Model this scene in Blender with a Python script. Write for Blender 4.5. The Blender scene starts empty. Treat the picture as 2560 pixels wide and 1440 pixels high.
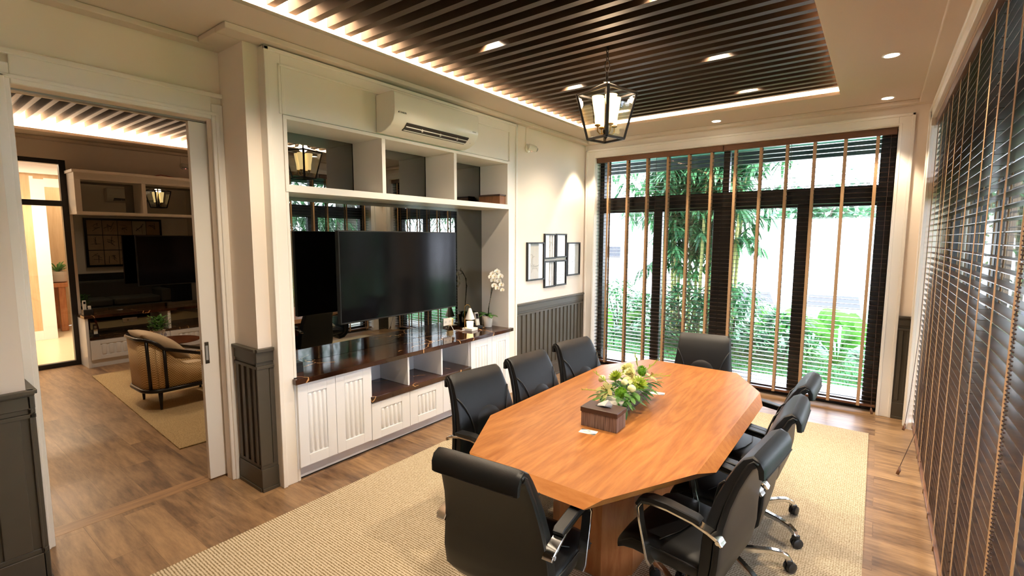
import bpy, bmesh, math, random
from mathutils import Vector, Matrix
R = math.radians; PI = math.pi
random.seed(7)
scn = bpy.context.scene
col = scn.collection

# ------------------------------------------------------------------ camera, world, sun, big lights, exposure
cam_d = bpy.data.cameras.new('camera'); cam = bpy.data.objects.new('camera', cam_d); col.objects.link(cam)
cam_d.sensor_width = 36; cam_d.lens = 36 * 1215.6 / 2560; cam_d.clip_start = 0.02; cam_d.clip_end = 300
YAW, PIT, ROL = R(36.937), R(-5.909), R(0.171)
f_ = Vector((-math.sin(YAW) * math.cos(PIT), math.cos(YAW) * math.cos(PIT), math.sin(PIT)))
r_ = Vector((math.cos(YAW), math.sin(YAW), 0)); u_ = r_.cross(f_)
r2_ = math.cos(ROL) * r_ + math.sin(ROL) * u_; u2_ = -math.sin(ROL) * r_ + math.cos(ROL) * u_
m = Matrix((r2_, u2_, -f_)).transposed().to_4x4(); m.translation = Vector((3.1326, 0.2561, 1.7))
cam.matrix_world = m
scn.camera = cam
scn.cycles.use_denoising = True
scn.cycles.max_bounces = 8; scn.cycles.diffuse_bounces = 4; scn.cycles.glossy_bounces = 4
scn.cycles.transparent_max_bounces = 16; scn.cycles.transmission_bounces = 4
scn.cycles.sample_clamp_indirect = 6; scn.cycles.caustics_reflective = False; scn.cycles.caustics_refractive = False
vs = scn.view_settings
vs.view_transform = 'Standard'; vs.look = 'None'; vs.gamma = 1; vs.use_curve_mapping = False
vs.exposure = 0.5
W = bpy.data.worlds.new('sky'); scn.world = W; W.use_nodes = True
bg = W.node_tree.nodes['Background']; bg.inputs[0].default_value = (0.80, 0.85, 1.0, 1); bg.inputs[1].default_value = 13.0
WARM = (1.0, 0.72, 0.47); WARM2 = (1.0, 0.82, 0.60)

def light(name, typ, loc, energy, color, rot=(0, 0, 0), **k):
    d = bpy.data.lights.new(name, typ); d.energy = energy; d.color = color
    for a, b in k.items(): setattr(d, a, b)
    o = bpy.data.objects.new(name, d); col.objects.link(o); o.location = loc; o.rotation_euler = rot
    return o
light('sun', 'SUN', (0, -20, 30), 8.0, (1, 0.96, 0.9), (R(38), R(14), 0), angle=R(3))
COVE = 330
light('cove_light_left', 'AREA', (0.17, 2.35, 2.965), COVE * 1.0, WARM, (R(180), R(-12), 0), shape='RECTANGLE', size=0.06, size_y=6.3)
light('cove_light_right', 'AREA', (2.95, 2.35, 2.965), COVE * 0.8, WARM, (R(180), R(12), 0), shape='RECTANGLE', size=0.06, size_y=6.0)
light('cove_light_far', 'AREA', (1.55, 5.62, 2.965), COVE * 0.45, WARM, (R(180), 0, 0), shape='RECTANGLE', size=2.6, size_y=0.06)
light('cove_light_lounge', 'AREA', (-4.98, 2.4, 2.965), COVE * 0.32, WARM, (R(180), R(12), 0), shape='RECTANGLE', size=0.06, size_y=4.6)

# ------------------------------------------------------------------ helpers
def tag(o, label=None, cat=None, group=None, kind=None):
    if label: o['label'] = label
    if cat: o['category'] = cat
    if group: o['group'] = group
    if kind: o['kind'] = kind
    return o
def empty(name, loc=(0, 0, 0), rz=0, label=None, cat=None, group=None, kind=None):
    o = bpy.data.objects.new(name, None); col.objects.link(o); o.location = loc; o.rotation_euler = (0, 0, rz)
    o.empty_display_size = 0.1
    return tag(o, label, cat, group, kind)
def copy_tree(o, parent=None):
    c = o.copy(); col.objects.link(c); c.parent = parent
    for ch in list(o.children): copy_tree(ch, c)
    return c
class MB:
    def __init__(s): s.v = []; s.f = []; s.m = None
    def add(s, vs_, fs):
        n = len(s.v)
        if s.m is not None: vs_ = [s.m @ Vector(p) for p in vs_]
        s.v += [tuple(p) for p in vs_]; s.f += [tuple(i + n for i in f) for f in fs]
        return s
    def box(s, x0, x1, y0, y1, z0, z1):
        return s.add([(x0, y0, z0), (x1, y0, z0), (x1, y1, z0), (x0, y1, z0), (x0, y0, z1), (x1, y0, z1), (x1, y1, z1), (x0, y1, z1)],
                     [(0, 3, 2, 1), (4, 5, 6, 7), (0, 1, 5, 4), (1, 2, 6, 5), (2, 3, 7, 6), (3, 0, 4, 7)])
    def prism(s, bot, top):
        n = len(bot)
        return s.add(list(bot) + list(top), [tuple(range(n - 1, -1, -1)), tuple(range(n, 2 * n))] +
                     [(i, (i + 1) % n, n + (i + 1) % n, n + i) for i in range(n)])
    def extr(s, prof, axis, a, b):          # prof 2D list; axis 'x','y','z'
        def p(q, t): return {'x': (t, q[0], q[1]), 'y': (q[0], t, q[1]), 'z': (q[0], q[1], t)}[axis]
        return s.prism([p(q, a) for q in prof], [p(q, b) for q in prof])
    def rings(s, rs, cap=True, closed=False):
        n = len(rs[0]); vs_ = [p for r in rs for p in r]; fs = []
        k = len(rs)
        for i in range(k if closed else k - 1):
            j = (i + 1) % k
            for a in range(n):
                b = (a + 1) % n
                fs.append((i * n + a, i * n + b, j * n + b, j * n + a))
        if cap and not closed: fs.append(tuple(range(n - 1, -1, -1))); fs.append(tuple((k - 1) * n + a for a in range(n)))
        return s.add(vs_, fs)
    def tube(s, pts, rad, n=8, cap=True):
        pts = [Vector(p) for p in pts]; rs = []
        if not hasattr(rad, '__len__'): rad = [rad] * len(pts)
        up = None
        for i, p in enumerate(pts):
            t = (pts[min(i + 1, len(pts) - 1)] - pts[max(i - 1, 0)]).normalized()
            if up is None: up = Vector((0, 0, 1)) if abs(t.z) < 0.9 else Vector((1, 0, 0))
            a = t.cross(up).normalized(); b = a.cross(t).normalized(); up = b
            rs.append([p + rad[i] * (math.cos(2 * PI * k / n) * a + math.sin(2 * PI * k / n) * b) for k in range(n)])
        return s.rings(rs, cap)
    def bar(s, pts, w, h, side):            # rectangular section along pts; side = width direction
        pts = [Vector(p) for p in pts]; side = Vector(side).normalized(); rs = []
        for i, p in enumerate(pts):
            t = (pts[min(i + 1, len(pts) - 1)] - pts[max(i - 1, 0)]).normalized(); n = side.cross(t).normalized()
            ww = w[i] if hasattr(w, '__len__') else w; hh = h[i] if hasattr(h, '__len__') else h
            c = 0.3
            q = [(-1, -1 + c), (-1, 1 - c), (-1 + c * hh / ww, 1), (1 - c * hh / ww, 1), (1, 1 - c), (1, -1 + c), (1 - c * hh / ww, -1), (-1 + c * hh / ww, -1)]
            rs.append([p + side * (a * ww / 2) + n * (b * hh / 2) for a, b in q])
        return s.rings(rs)
    def lathe(s, prof, n=24, c=(0, 0, 0), cap=True):
        rs = [[(c[0] + r * math.cos(2 * PI * k / n), c[1] + r * math.sin(2 * PI * k / n), c[2] + z) for k in range(n)] for r, z in prof]
        return s.rings(rs, cap)
    def ball(s, c, r, n=10, sq=(1, 1, 1)):
        rs = []
        for i in range(1, n):
            a = PI * i / n
            rs.append([(c[0] + r * sq[0] * math.sin(a) * math.cos(2 * PI * k / (n + 2)), c[1] + r * sq[1] * math.sin(a) * math.sin(2 * PI * k / (n + 2)), c[2] - r * sq[2] * math.cos(a)) for k in range(n + 2)])
        return s.rings(rs)
    def leaf(s, p, d, L, w, up=(0, 0, 1), droop=0.3, seg=3):
        p = Vector(p); d = Vector(d).normalized(); up = Vector(up)
        sd = d.cross(up)
        if sd.length < 1e-3: sd = d.cross(Vector((1, 0, 0)))
        sd.normalize(); vs_ = [p]; fs = []
        for i in range(1, seg):
            t = i / seg; q = p + d * (L * t) + Vector((0, 0, -droop * L * t * t)); ww = w * math.sin(PI * (0.15 + 0.7 * t)) * 0.5
            vs_ += [q - sd * ww, q + sd * ww]
        vs_.append(p + d * L + Vector((0, 0, -droop * L)))
        fs.append((0, 1, 2))
        for i in range(seg - 2): a = 1 + 2 * i; fs.append((a, a + 2, a + 3, a + 1))
        fs.append((len(vs_) - 3, len(vs_) - 1, len(vs_) - 2))
        return s.add(vs_, fs)
    def build(s, name, mat, parent=None, smooth=False, bevel=0, sub=0, seg=2, **t):
        me = bpy.data.meshes.new(name); me.from_pydata(s.v, [], s.f); me.validate(); me.update()
        if smooth is not False:
            for p in me.polygons: p.use_smooth = True
            if smooth is not True: me.set_sharp_from_angle(angle=R(smooth))
        me.materials.append(mat)
        o = bpy.data.objects.new(name, me); col.objects.link(o)
        if parent is not None: o.parent = parent
        if bevel:
            b = o.modifiers.new('bevel', 'BEVEL'); b.width = bevel; b.segments = seg; b.limit_method = 'ANGLE'; b.angle_limit = R(40)
        if sub:
            b = o.modifiers.new('sub', 'SUBSURF'); b.levels = sub; b.render_levels = sub
        return tag(o, **t)
def superring(c, ax, ay, hw, hh, n=20, e=0.45):   # rounded-rectangle ring
    c = Vector(c); ax = Vector(ax); ay = Vector(ay); out = []
    for k in range(n):
        a = 2 * PI * k / n; ca, sa = math.cos(a), math.sin(a)
        out.append(c + ax * (hw * math.copysign(abs(ca) ** e, ca)) + ay * (hh * math.copysign(abs(sa) ** e, sa)))
    return out
def hx(h):
    def f(v): v /= 255; return v / 12.92 if v <= 0.04045 else ((v + 0.055) / 1.055) ** 2.4
    return (f(int(h[0:2], 16)), f(int(h[2:4], 16)), f(int(h[4:6], 16)), 1)

# ------------------------------------------------------------------ materials
def mat(name, color=(0.8, 0.8, 0.8), rough=0.5, metal=0.0, spec=0.5, noise=0.0, nscale=8, bump=0.0, bscale=60, coat=0, emis=None, estr=0):
    M = bpy.data.materials.new(name); M.use_nodes = True; nt = M.node_tree; b = nt.nodes['Principled BSDF']
    c = tuple(color) + ((1,) if len(color) == 3 else ())
    b.inputs['Base Color'].default_value = c; b.inputs['Roughness'].default_value = rough
    b.inputs['Metallic'].default_value = metal; b.inputs['Specular IOR Level'].default_value = spec
    b.inputs['Coat Weight'].default_value = coat; b.inputs['Coat Roughness'].default_value = 0.08
    tc = nt.nodes.new('ShaderNodeTexCoord')
    n = nt.nodes.new('ShaderNodeTexNoise'); n.inputs['Scale'].default_value = nscale; n.inputs['Detail'].default_value = 4
    nt.links.new(tc.outputs['Object'], n.inputs['Vector'])
    mx = nt.nodes.new('ShaderNodeMix'); mx.data_type = 'RGBA'
    mx.inputs[6].default_value = tuple(x * (1 - noise) for x in c[:3]) + (1,); mx.inputs[7].default_value = tuple(min(1, x * (1 + noise)) for x in c[:3]) + (1,)
    nt.links.new(n.outputs['Fac'], mx.inputs[0]); nt.links.new(mx.outputs[2], b.inputs['Base Color'])
    if bump:
        n2 = nt.nodes.new('ShaderNodeTexNoise'); n2.inputs['Scale'].default_value = bscale; nt.links.new(tc.outputs['Object'], n2.inputs['Vector'])
        bp = nt.nodes.new('ShaderNodeBump'); bp.inputs['Strength'].default_value = bump; bp.inputs['Distance'].default_value = 0.003
        nt.links.new(n2.outputs['Fac'], bp.inputs['Height']); nt.links.new(bp.outputs[0], b.inputs['Normal'])
    if emis:
        b.inputs['Emission Color'].default_value = tuple(emis) + (1,); b.inputs['Emission Strength'].default_value = estr
    return M
def N(nt, t, **k):
    n = nt.nodes.new(t)
    for a, b in k.items():
        if a.startswith('i_'): n.inputs[a[2:].replace('_', ' ')].default_value = b
        else: setattr(n, a, b)
    return n
def ramp(nt, stops):
    r = nt.nodes.new('ShaderNodeValToRGB'); e = r.color_ramp.elements
    e[0].position, e[0].color = stops[0]; e[1].position, e[1].color = stops[-1]
    for p, c in stops[1:-1]: q = e.new(p); q.color = c
    return r
def wood(name, c1, c2, scale=(1, 12, 12), rough=0.4, rings=6, bump=0.05, coat=0, plank=None, rot=0, contrast=1.0, spec=0.5):
    M = bpy.data.materials.new(name); M.use_nodes = True; nt = M.node_tree; b = nt.nodes['Principled BSDF']; L = nt.links.new
    tc = N(nt, 'ShaderNodeTexCoord'); mp = N(nt, 'ShaderNodeMapping'); mp.inputs['Rotation'].default_value = (0, 0, rot); L(tc.outputs['Object'], mp.inputs['Vector'])
    src = mp.outputs[0]; off = None
    if plank:
        br = N(nt, 'ShaderNodeTexBrick'); br.offset = 0.37; br.offset_frequency = 2; br.squash = 1
        br.inputs['Color1'].default_value = (0, 0, 0, 1); br.inputs['Color2'].default_value = (1, 1, 1, 1); br.inputs['Mortar'].default_value = (0.5, 0.5, 0.5, 1)
        br.inputs['Scale'].default_value = 1; br.inputs['Brick Width'].default_value = plank[0]; br.inputs['Row Height'].default_value = plank[1]
        br.inputs['Mortar Size'].default_value = 0.0012; br.inputs['Mortar Smooth'].default_value = 0.2; br.inputs['Bias'].default_value = 0
        L(src, br.inputs['Vector'])
        ad = N(nt, 'ShaderNodeVectorMath', operation='MULTIPLY_ADD'); ad.inputs[1].default_value = (7.3, 3.1, 5.7)
        L(br.outputs['Color'], ad.inputs[0]); L(src, ad.inputs[2]); src2 = ad.outputs[0]
    else: src2 = src
    m2 = N(nt, 'ShaderNodeMapping'); m2.inputs['Scale'].default_value = scale; L(src2, m2.inputs['Vector'])
    n1 = N(nt, 'ShaderNodeTexNoise'); n1.inputs['Scale'].default_value = 1.2; n1.inputs['Detail'].default_value = 3; n1.inputs['Distortion'].default_value = 0.8; L(m2.outputs[0], n1.inputs['Vector'])
    ms = N(nt, 'ShaderNodeMath', operation='MULTIPLY'); ms.inputs[1].default_value = rings; L(n1.outputs['Fac'], ms.inputs[0])
    fr = N(nt, 'ShaderNodeMath', operation='PINGPONG'); fr.inputs[1].default_value = 0.5; L(ms.outputs[0], fr.inputs[0])
    n2 = N(nt, 'ShaderNodeTexNoise'); n2.inputs['Scale'].default_value = 9; n2.inputs['Detail'].default_value = 6; n2.inputs['Roughness'].default_value = 0.7; L(m2.outputs[0], n2.inputs['Vector'])
    mm = N(nt, 'ShaderNodeMath', operation='MULTIPLY_ADD'); mm.inputs[1].default_value = 0.55 * contrast; L(fr.outputs[0], mm.inputs[0]); 
    m3 = N(nt, 'ShaderNodeMath', operation='MULTIPLY'); m3.inputs[1].default_value = 0.75; L(n2.outputs['Fac'], m3.inputs[0]); L(m3.outputs[0], mm.inputs[2])
    last = mm.outputs[0]
    if plank:
        p1 = N(nt, 'ShaderNodeMath', operation='MULTIPLY_ADD'); p1.inputs[1].default_value = 0.22; sep = N(nt, 'ShaderNodeSeparateColor'); L(br.outputs['Color'], sep.inputs[0])
        L(sep.outputs[0], p1.inputs[0]); sb = N(nt, 'ShaderNodeMath', operation='SUBTRACT'); sb.inputs[1].default_value = 0.11; L(last, sb.inputs[0]); L(sb.outputs[0], p1.inputs[2]); last = p1.outputs[0]
    rp = ramp(nt, [(0.25, c1), (0.8, c2)]); L(last, rp.inputs[0]); cout = rp.outputs[0]
    if plank:
        mx = N(nt, 'ShaderNodeMix', data_type='RGBA', blend_type='MULTIPLY'); mx.inputs[7].default_value = (0.78, 0.74, 0.70, 1); L(br.outputs['Fac'], mx.inputs[0]); L(cout, mx.inputs[6]); cout = mx.outputs[2]
    L(cout, b.inputs['Base Color']); b.inputs['Roughness'].default_value = rough; b.inputs['Coat Weight'].default_value = coat; b.inputs['Coat Roughness'].default_value = 0.12
    b.inputs['Specular IOR Level'].default_value = spec
    bp = N(nt, 'ShaderNodeBump'); bp.inputs['Strength'].default_value = bump; bp.inputs['Distance'].default_value = 0.002; L(last, bp.inputs['Height']); L(bp.outputs[0], b.inputs['Normal'])
    return M
def carpet(name, c1, c2, pitch, axis, amp=0.5):
    M = bpy.data.materials.new(name); M.use_nodes = True; nt = M.node_tree; b = nt.nodes['Principled BSDF']; L = nt.links.new
    tc = N(nt, 'ShaderNodeTexCoord'); sp = N(nt, 'ShaderNodeSeparateXYZ'); L(tc.outputs['Object'], sp.inputs[0])
    def sn(o, p):
        a = N(nt, 'ShaderNodeMath', operation='MULTIPLY'); a.inputs[1].default_value = 2 * PI / p; L(sp.outputs[o], a.inputs[0])
        s = N(nt, 'ShaderNodeMath', operation='SINE'); L(a.outputs[0], s.inputs[0]); return s.outputs[0]
    s1 = sn(axis, pitch); s2 = sn(1 - axis, pitch * 0.8)
    mu = N(nt, 'ShaderNodeMath', operation='MULTIPLY_ADD'); mu.inputs[1].default_value = 0.35; L(s2, mu.inputs[0]); L(s1, mu.inputs[2])
    nz = N(nt, 'ShaderNodeTexNoise'); nz.inputs['Scale'].default_value = 120; nz.inputs['Detail'].default_value = 3; L(tc.outputs['Object'], nz.inputs['Vector'])
    ad = N(nt, 'ShaderNodeMath', operation='MULTIPLY_ADD'); ad.inputs[1].default_value = 0.25 * amp; L(mu.outputs[0], ad.inputs[0]); L(nz.outputs['Fac'], ad.inputs[2])
    rp = ramp(nt, [(0.25, c2), (0.62, c1)]); L(ad.outputs[0], rp.inputs[0]); L(rp.outputs[0], b.inputs['Base Color'])
    b.inputs['Roughness'].default_value = 0.9; b.inputs['Specular IOR Level'].default_value = 0.15
    bp = N(nt, 'ShaderNodeBump'); bp.inputs['Strength'].default_value = 0.5; bp.inputs['Distance'].default_value = 0.003; L(ad.outputs[0], bp.inputs['Height']); L(bp.outputs[0], b.inputs['Normal'])
    return M
def glassy(name, tint=(1, 1, 1), rough=0.0, base=0.04, maxr=1.0):
    M = bpy.data.materials.new(name); M.use_nodes = True; nt = M.node_tree; L = nt.links.new; nt.nodes.remove(nt.nodes['Principled BSDF'])
    out = nt.nodes['Material Output']; t = N(nt, 'ShaderNodeBsdfTransparent'); t.inputs[0].default_value = tuple(tint) + (1,)
    g = N(nt, 'ShaderNodeBsdfGlossy'); g.inputs['Roughness'].default_value = rough
    ge = N(nt, 'ShaderNodeNewGeometry'); dt = N(nt, 'ShaderNodeVectorMath', operation='DOT_PRODUCT'); L(ge.outputs['Incoming'], dt.inputs[0]); L(ge.outputs['Normal'], dt.inputs[1])
    ab = N(nt, 'ShaderNodeMath', operation='ABSOLUTE'); L(dt.outputs['Value'], ab.inputs[0]); om = N(nt, 'ShaderNodeMath', operation='SUBTRACT'); om.inputs[0].default_value = 1; L(ab.outputs[0], om.inputs[1])
    pw_ = N(nt, 'ShaderNodeMath', operation='POWER'); pw_.inputs[1].default_value = 5; L(om.outputs[0], pw_.inputs[0])
    fr = N(nt, 'ShaderNodeMath', operation='MULTIPLY_ADD'); fr.inputs[1].default_value = 0.95 * maxr; fr.inputs[2].default_value = base; L(pw_.outputs[0], fr.inputs[0])
    mx = N(nt, 'ShaderNodeMixShader'); L(fr.outputs[0], mx.inputs[0]); L(t.outputs[0], mx.inputs[1]); L(g.outputs[0], mx.inputs[2]); L(mx.outputs[0], out.inputs[0])
    return M
def marble(name):
    M = bpy.data.materials.new(name); M.use_nodes = True; nt = M.node_tree; b = nt.nodes['Principled BSDF']; L = nt.links.new
    tc = N(nt, 'ShaderNodeTexCoord'); n = N(nt, 'ShaderNodeTexNoise'); n.inputs['Scale'].default_value = 3; n.inputs['Detail'].default_value = 4; L(tc.outputs['Object'], n.inputs['Vector'])
    ad = N(nt, 'ShaderNodeMix', data_type='RGBA'); ad.inputs[0].default_value = 0.3; L(tc.outputs['Object'], ad.inputs[6]); L(n.outputs['Color'], ad.inputs[7])
    v = N(nt, 'ShaderNodeTexVoronoi', feature='DISTANCE_TO_EDGE'); v.inputs['Scale'].default_value = 3.4; L(ad.outputs[2], v.inputs['Vector'])
    n3 = N(nt, 'ShaderNodeTexNoise'); n3.inputs['Scale'].default_value = 2.1; L(tc.outputs['Object'], n3.inputs['Vector'])
    th = N(nt, 'ShaderNodeMath', operation='MULTIPLY'); th.inputs[1].default_value = 0.018; L(n3.outputs['Fac'], th.inputs[0])
    lt = N(nt, 'ShaderNodeMath', operation='LESS_THAN'); L(v.outputs['Distance'], lt.inputs[0]); L(th.outputs[0], lt.inputs[1])
    g = N(nt, 'ShaderNodeMath', operation='GREATER_THAN'); g.inputs[1].default_value = 0.47; L(n3.outputs['Fac'], g.inputs[0])
    mu = N(nt, 'ShaderNodeMath', operation='MULTIPLY'); L(lt.outputs[0], mu.inputs[0]); L(g.outputs[0], mu.inputs[1])
    rp = ramp(nt, [(0.3, hx('1a0e09')), (0.75, hx('4a2c1e'))]); L(n.outputs['Fac'], rp.inputs[0])
    mx = N(nt, 'ShaderNodeMix', data_type='RGBA'); mx.inputs[7].default_value = hx('c89a68'); L(mu.outputs[0], mx.inputs[0]); L(rp.outputs[0], mx.inputs[6]); L(mx.outputs[2], b.inputs['Base Color'])
    b.inputs['Roughness'].default_value = 0.07; return M
def streaks(name, cs, scale=160, rough=0.5):      # vertical fine strips for woven boxes (varies across x and y, constant in z)
    M = bpy.data.materials.new(name); M.use_nodes = True; nt = M.node_tree; b = nt.nodes['Principled BSDF']; L = nt.links.new
    tc = N(nt, 'ShaderNodeTexCoord'); mp = N(nt, 'ShaderNodeMapping'); mp.inputs['Scale'].default_value = (scale, scale, scale * 0.02); L(tc.outputs['Object'], mp.inputs['Vector'])
    n = N(nt, 'ShaderNodeTexNoise'); n.inputs['Scale'].default_value = 1; n.inputs['Detail'].default_value = 2; L(mp.outputs[0], n.inputs['Vector'])
    rp = ramp(nt, [(0.3 + 0.4 * i / (len(cs) - 1), c) for i, c in enumerate(cs)]); L(n.outputs['Fac'], rp.inputs[0]); L(rp.outputs[0], b.inputs['Base Color'])
    b.inputs['Roughness'].default_value = rough; bp = N(nt, 'ShaderNodeBump'); bp.inputs['Strength'].default_value = 0.4; bp.inputs['Distance'].default_value = 0.001
    L(n.outputs['Fac'], bp.inputs['Height']); L(bp.outputs[0], b.inputs['Normal']); return M
def foliage(name, c1, c2, rough=0.45):
    M = bpy.data.materials.new(name); M.use_nodes = True; nt = M.node_tree; b = nt.nodes['Principled BSDF']; L = nt.links.new
    g = N(nt, 'ShaderNodeNewGeometry'); rp = ramp(nt, [(0.0, c1), (1.0, c2)]); L(g.outputs['Random Per Island'], rp.inputs[0]); L(rp.outputs[0], b.inputs['Base Color'])
    b.inputs['Roughness'].default_value = rough
    t = N(nt, 'ShaderNodeBsdfTranslucent'); L(rp.outputs[0], t.inputs[0]); mx = N(nt, 'ShaderNodeMixShader'); mx.inputs[0].default_value = 0.35
    L(b.outputs[0], mx.inputs[1]); L(t.outputs[0], mx.inputs[2]); L(mx.outputs[0], nt.nodes['Material Output'].inputs[0]); return M

m_wall = mat('cream_paint', hx('f5e9dc')[:3], 0.6, noise=0.015, nscale=3, spec=0.3, bump=0.03, bscale=180)
m_ceil = mat('ceiling_paint', hx('ddd0c2')[:3], 0.7, noise=0.01, nscale=2, spec=0.2)
m_trim = mat('white_satin_lacquer', hx('efe9e0')[:3], 0.35, noise=0.01, nscale=4)
m_white = mat('cool_white_lacquer', hx('eceef2')[:3], 0.3, noise=0.01, nscale=4)
m_wains = mat('olive_grey_panel_paint', hx('4a443a')[:3], 0.42, noise=0.08, nscale=14, bump=0.05, bscale=40)
m_wainsd = mat('dark_blue_grey_panel_paint', hx('2a2c2e')[:3], 0.45, noise=0.06)
m_floor = wood('oak_vinyl_planks', hx('5a4230'), hx('ab8862'), (0.7, 4.6, 1), 0.36, 3.2, 0.06, plank=(1.22, 0.18), contrast=0.85)
m_strip = wood('oak_threshold', hx('6e5038'), hx('a8825c'), (0.9, 8, 1), 0.36, 3, 0.06, rot=R(90))
m_carpet = carpet('ribbed_sisal', hx('d2c2a8'), hx('836f50'), 0.0145, 1, 1.0)
m_carpet2 = carpet('plain_sisal', hx('c4a97e'), hx('8b7350'), 0.008, 1, 0.5)
m_table = wood('honey_oak_veneer', hx('8a4f20'), hx('b57a40'), (7, 0.7, 7), 0.36, 6, 0.04, coat=0.08, contrast=0.95)
m_tedge = wood('honey_oak_edge', hx('a2622d'), hx('c4874b'), (1.2, 6, 6), 0.3, 5, 0.04, coat=0.25, contrast=0.7)
m_tped = wood('honey_oak_pedestal', hx('945329'), hx('b87a48'), (5, 5, 0.8), 0.35, 5, 0.04, contrast=0.7)
m_slat = mat('dark_bronze_slat_laminate', hx('38291c')[:3], 0.5, noise=0.15, nscale=12)
m_slat2 = wood('brown_slat_laminate', hx('3f2f20'), hx('6e5238'), (0.8, 9, 9), 0.45, 4, 0.02)
m_black = mat('matte_black_board', (0.006, 0.006, 0.006), 0.6)
m_frame = mat('dark_bronze_aluminium', hx('161312')[:3], 0.35, spec=0.5)
m_glass = glassy('window_glass', (0.97, 0.98, 0.98))
m_pane = glassy('thin_clear_glass')
m_blind = wood('walnut_blind_slats', hx('2a1b13'), hx('48321f'), (5, 5, 5), 0.3, 4, 0.0, spec=0.35)
m_rail = wood('walnut_valance', hx('54341f'), hx('70492c'), (3, 20, 20), 0.4, 4, 0.02)
m_tape = mat('tan_ladder_tape', hx('b08a62')[:3], 0.8, noise=0.1, nscale=300, bump=0.3, bscale=600)
m_cord = mat('brown_cord', hx('3a2218')[:3], 0.7)
m_leather = mat('black_leather', hx('0e1013')[:3], 0.42, spec=0.35, noise=0.1, nscale=30, bump=0.12, bscale=420)
m_leather2 = mat('black_leather_piping', hx('0d0d0f')[:3], 0.45)
m_chrome = mat('polished_aluminium', (0.78, 0.77, 0.75), 0.13, 1.0)
m_plastic = mat('black_plastic', (0.012, 0.012, 0.013), 0.35)
m_mirror = mat('smoked_mirror', (0.19, 0.195, 0.18), 0.0, 1.0)
m_marble = marble('dark_emperador_marble')
m_tv = mat('tv_screen', (0.004, 0.004, 0.005), 0.10, spec=0.2)
m_tvb = mat('tv_black_shell', (0.004, 0.004, 0.004), 0.5)
m_ac = mat('glossy_white_plastic', hx('f3efe6')[:3], 0.18)
m_grey = mat('grey_plastic', hx('9a9a98')[:3], 0.4)
m_iron = mat('blackened_iron', hx('14110f')[:3], 0.45, metal=0.3)
m_brass = mat('aged_brass', hx('a8803f')[:3], 0.3, 0.9)
m_shade = mat('glowing_frosted_shade', hx('ffe2a8')[:3], 0.4, emis=(1.0, 0.70, 0.30), estr=2.5)
m_disc = mat('downlight_diffuser', (1, 1, 1), 0.5, emis=(1.0, 0.86, 0.66), estr=14)
m_candle = mat('glowing_candle_wax', hx('ffe7c0')[:3], 0.4, emis=(1.0, 0.66, 0.3), estr=2.2)
m_paper = mat('white_paper', hx('d6d6d4')[:3], 0.7)
m_ink = mat('grey_ink', hx('3a3a3c')[:3], 0.7)
m_brown = mat('brown_leatherette', hx('3e2a22')[:3], 0.4, noise=0.1)
m_woven = streaks('woven_bark_strips', [hx('2b1c16'), hx('7d675c'), hx('4a342a'), hx('a08d84')], 120)
m_woven2 = streaks('woven_bamboo_strips', [hx('3a1f12'), hx('8a5c3a'), hx('5a3520')], 200)
m_conc = mat('woven_grey_ceramic', hx('b9b3aa')[:3], 0.5)
m_wire = mat('dark_weave_lines', hx('3a3632')[:3], 0.5)
m_leafd = foliage('dark_foliage', hx('26501e'), hx('5c943c'))
m_lime = foliage('lime_petals', hx('86a024'), hx('bccb4c'))
m_limed = foliage('green_trick_flower', hx('3d7a14'), hx('86b82a'))
m_cream = mat('cream_petals', hx('e2dfa2')[:3], 0.5)
m_lily = foliage('lily_petals', hx('c2ba6c'), hx('ded794'))
m_orch = mat('white_orchid_petals', hx('fbf6ea')[:3], 0.45)
m_orchc = mat('orchid_yellow_centre', hx('d8b850')[:3], 0.5)
m_stem = mat('dark_stem', hx('2a2a16')[:3], 0.5)
m_oleaf = mat('orchid_leaf', hx('2f5a1e')[:3], 0.35)
m_pot = mat('white_glazed_pot', hx('f2efe8')[:3], 0.2)
m_bark = mat('potting_bark', hx('8a5a3a')[:3], 0.9, noise=0.3, nscale=60)
m_rattan = None
m_linen = mat('oatmeal_linen', hx('b8a082')[:3], 0.85, noise=0.08, nscale=40, bump=0.3, bscale=300)
m_sofa = mat('charcoal_sofa_fabric', hx('4a463e')[:3], 0.85, noise=0.08, nscale=40)
m_ebony = mat('black_stained_wood', hx('120d0a')[:3], 0.3)
m_wal = wood('walnut_top', hx('3a1c10'), hx('6a3a22'), (3, 3, 3), 0.25, 4)
m_hall = wood('pale_wood_panel', hx('b89870'), hx('cdb088'), (6, 6, 0.6), 0.45, 3, 0.02)
m_tile = mat('cream_floor_tile', hx('e2d2b0')[:3], 0.25, noise=0.03)
m_parch = mat('aged_parchment', hx('9a8060')[:3], 0.7, noise=0.25, nscale=9)
m_parch2 = mat('pale_parchment', hx('a89c84')[:3], 0.7, noise=0.1, nscale=9)
m_ink2 = mat('sepia_ink', hx('2a1c12')[:3], 0.7)
def rattan():
    M = bpy.data.materials.new('woven_cane'); M.use_nodes = True; nt = M.node_tree; b = nt.nodes['Principled BSDF']; L = nt.links.new
    tc = N(nt, 'ShaderNodeTexCoord'); ck = N(nt, 'ShaderNodeTexChecker'); ck.inputs['Scale'].default_value = 85
    ck.inputs['Color1'].default_value = hx('e8cc9c'); ck.inputs['Color2'].default_value = hx('b8905c'); L(tc.outputs['Object'], ck.inputs['Vector']); L(ck.outputs[0], b.inputs['Base Color']); b.inputs['Roughness'].default_value = 0.5
    return M
m_rattan = rattan()

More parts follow.
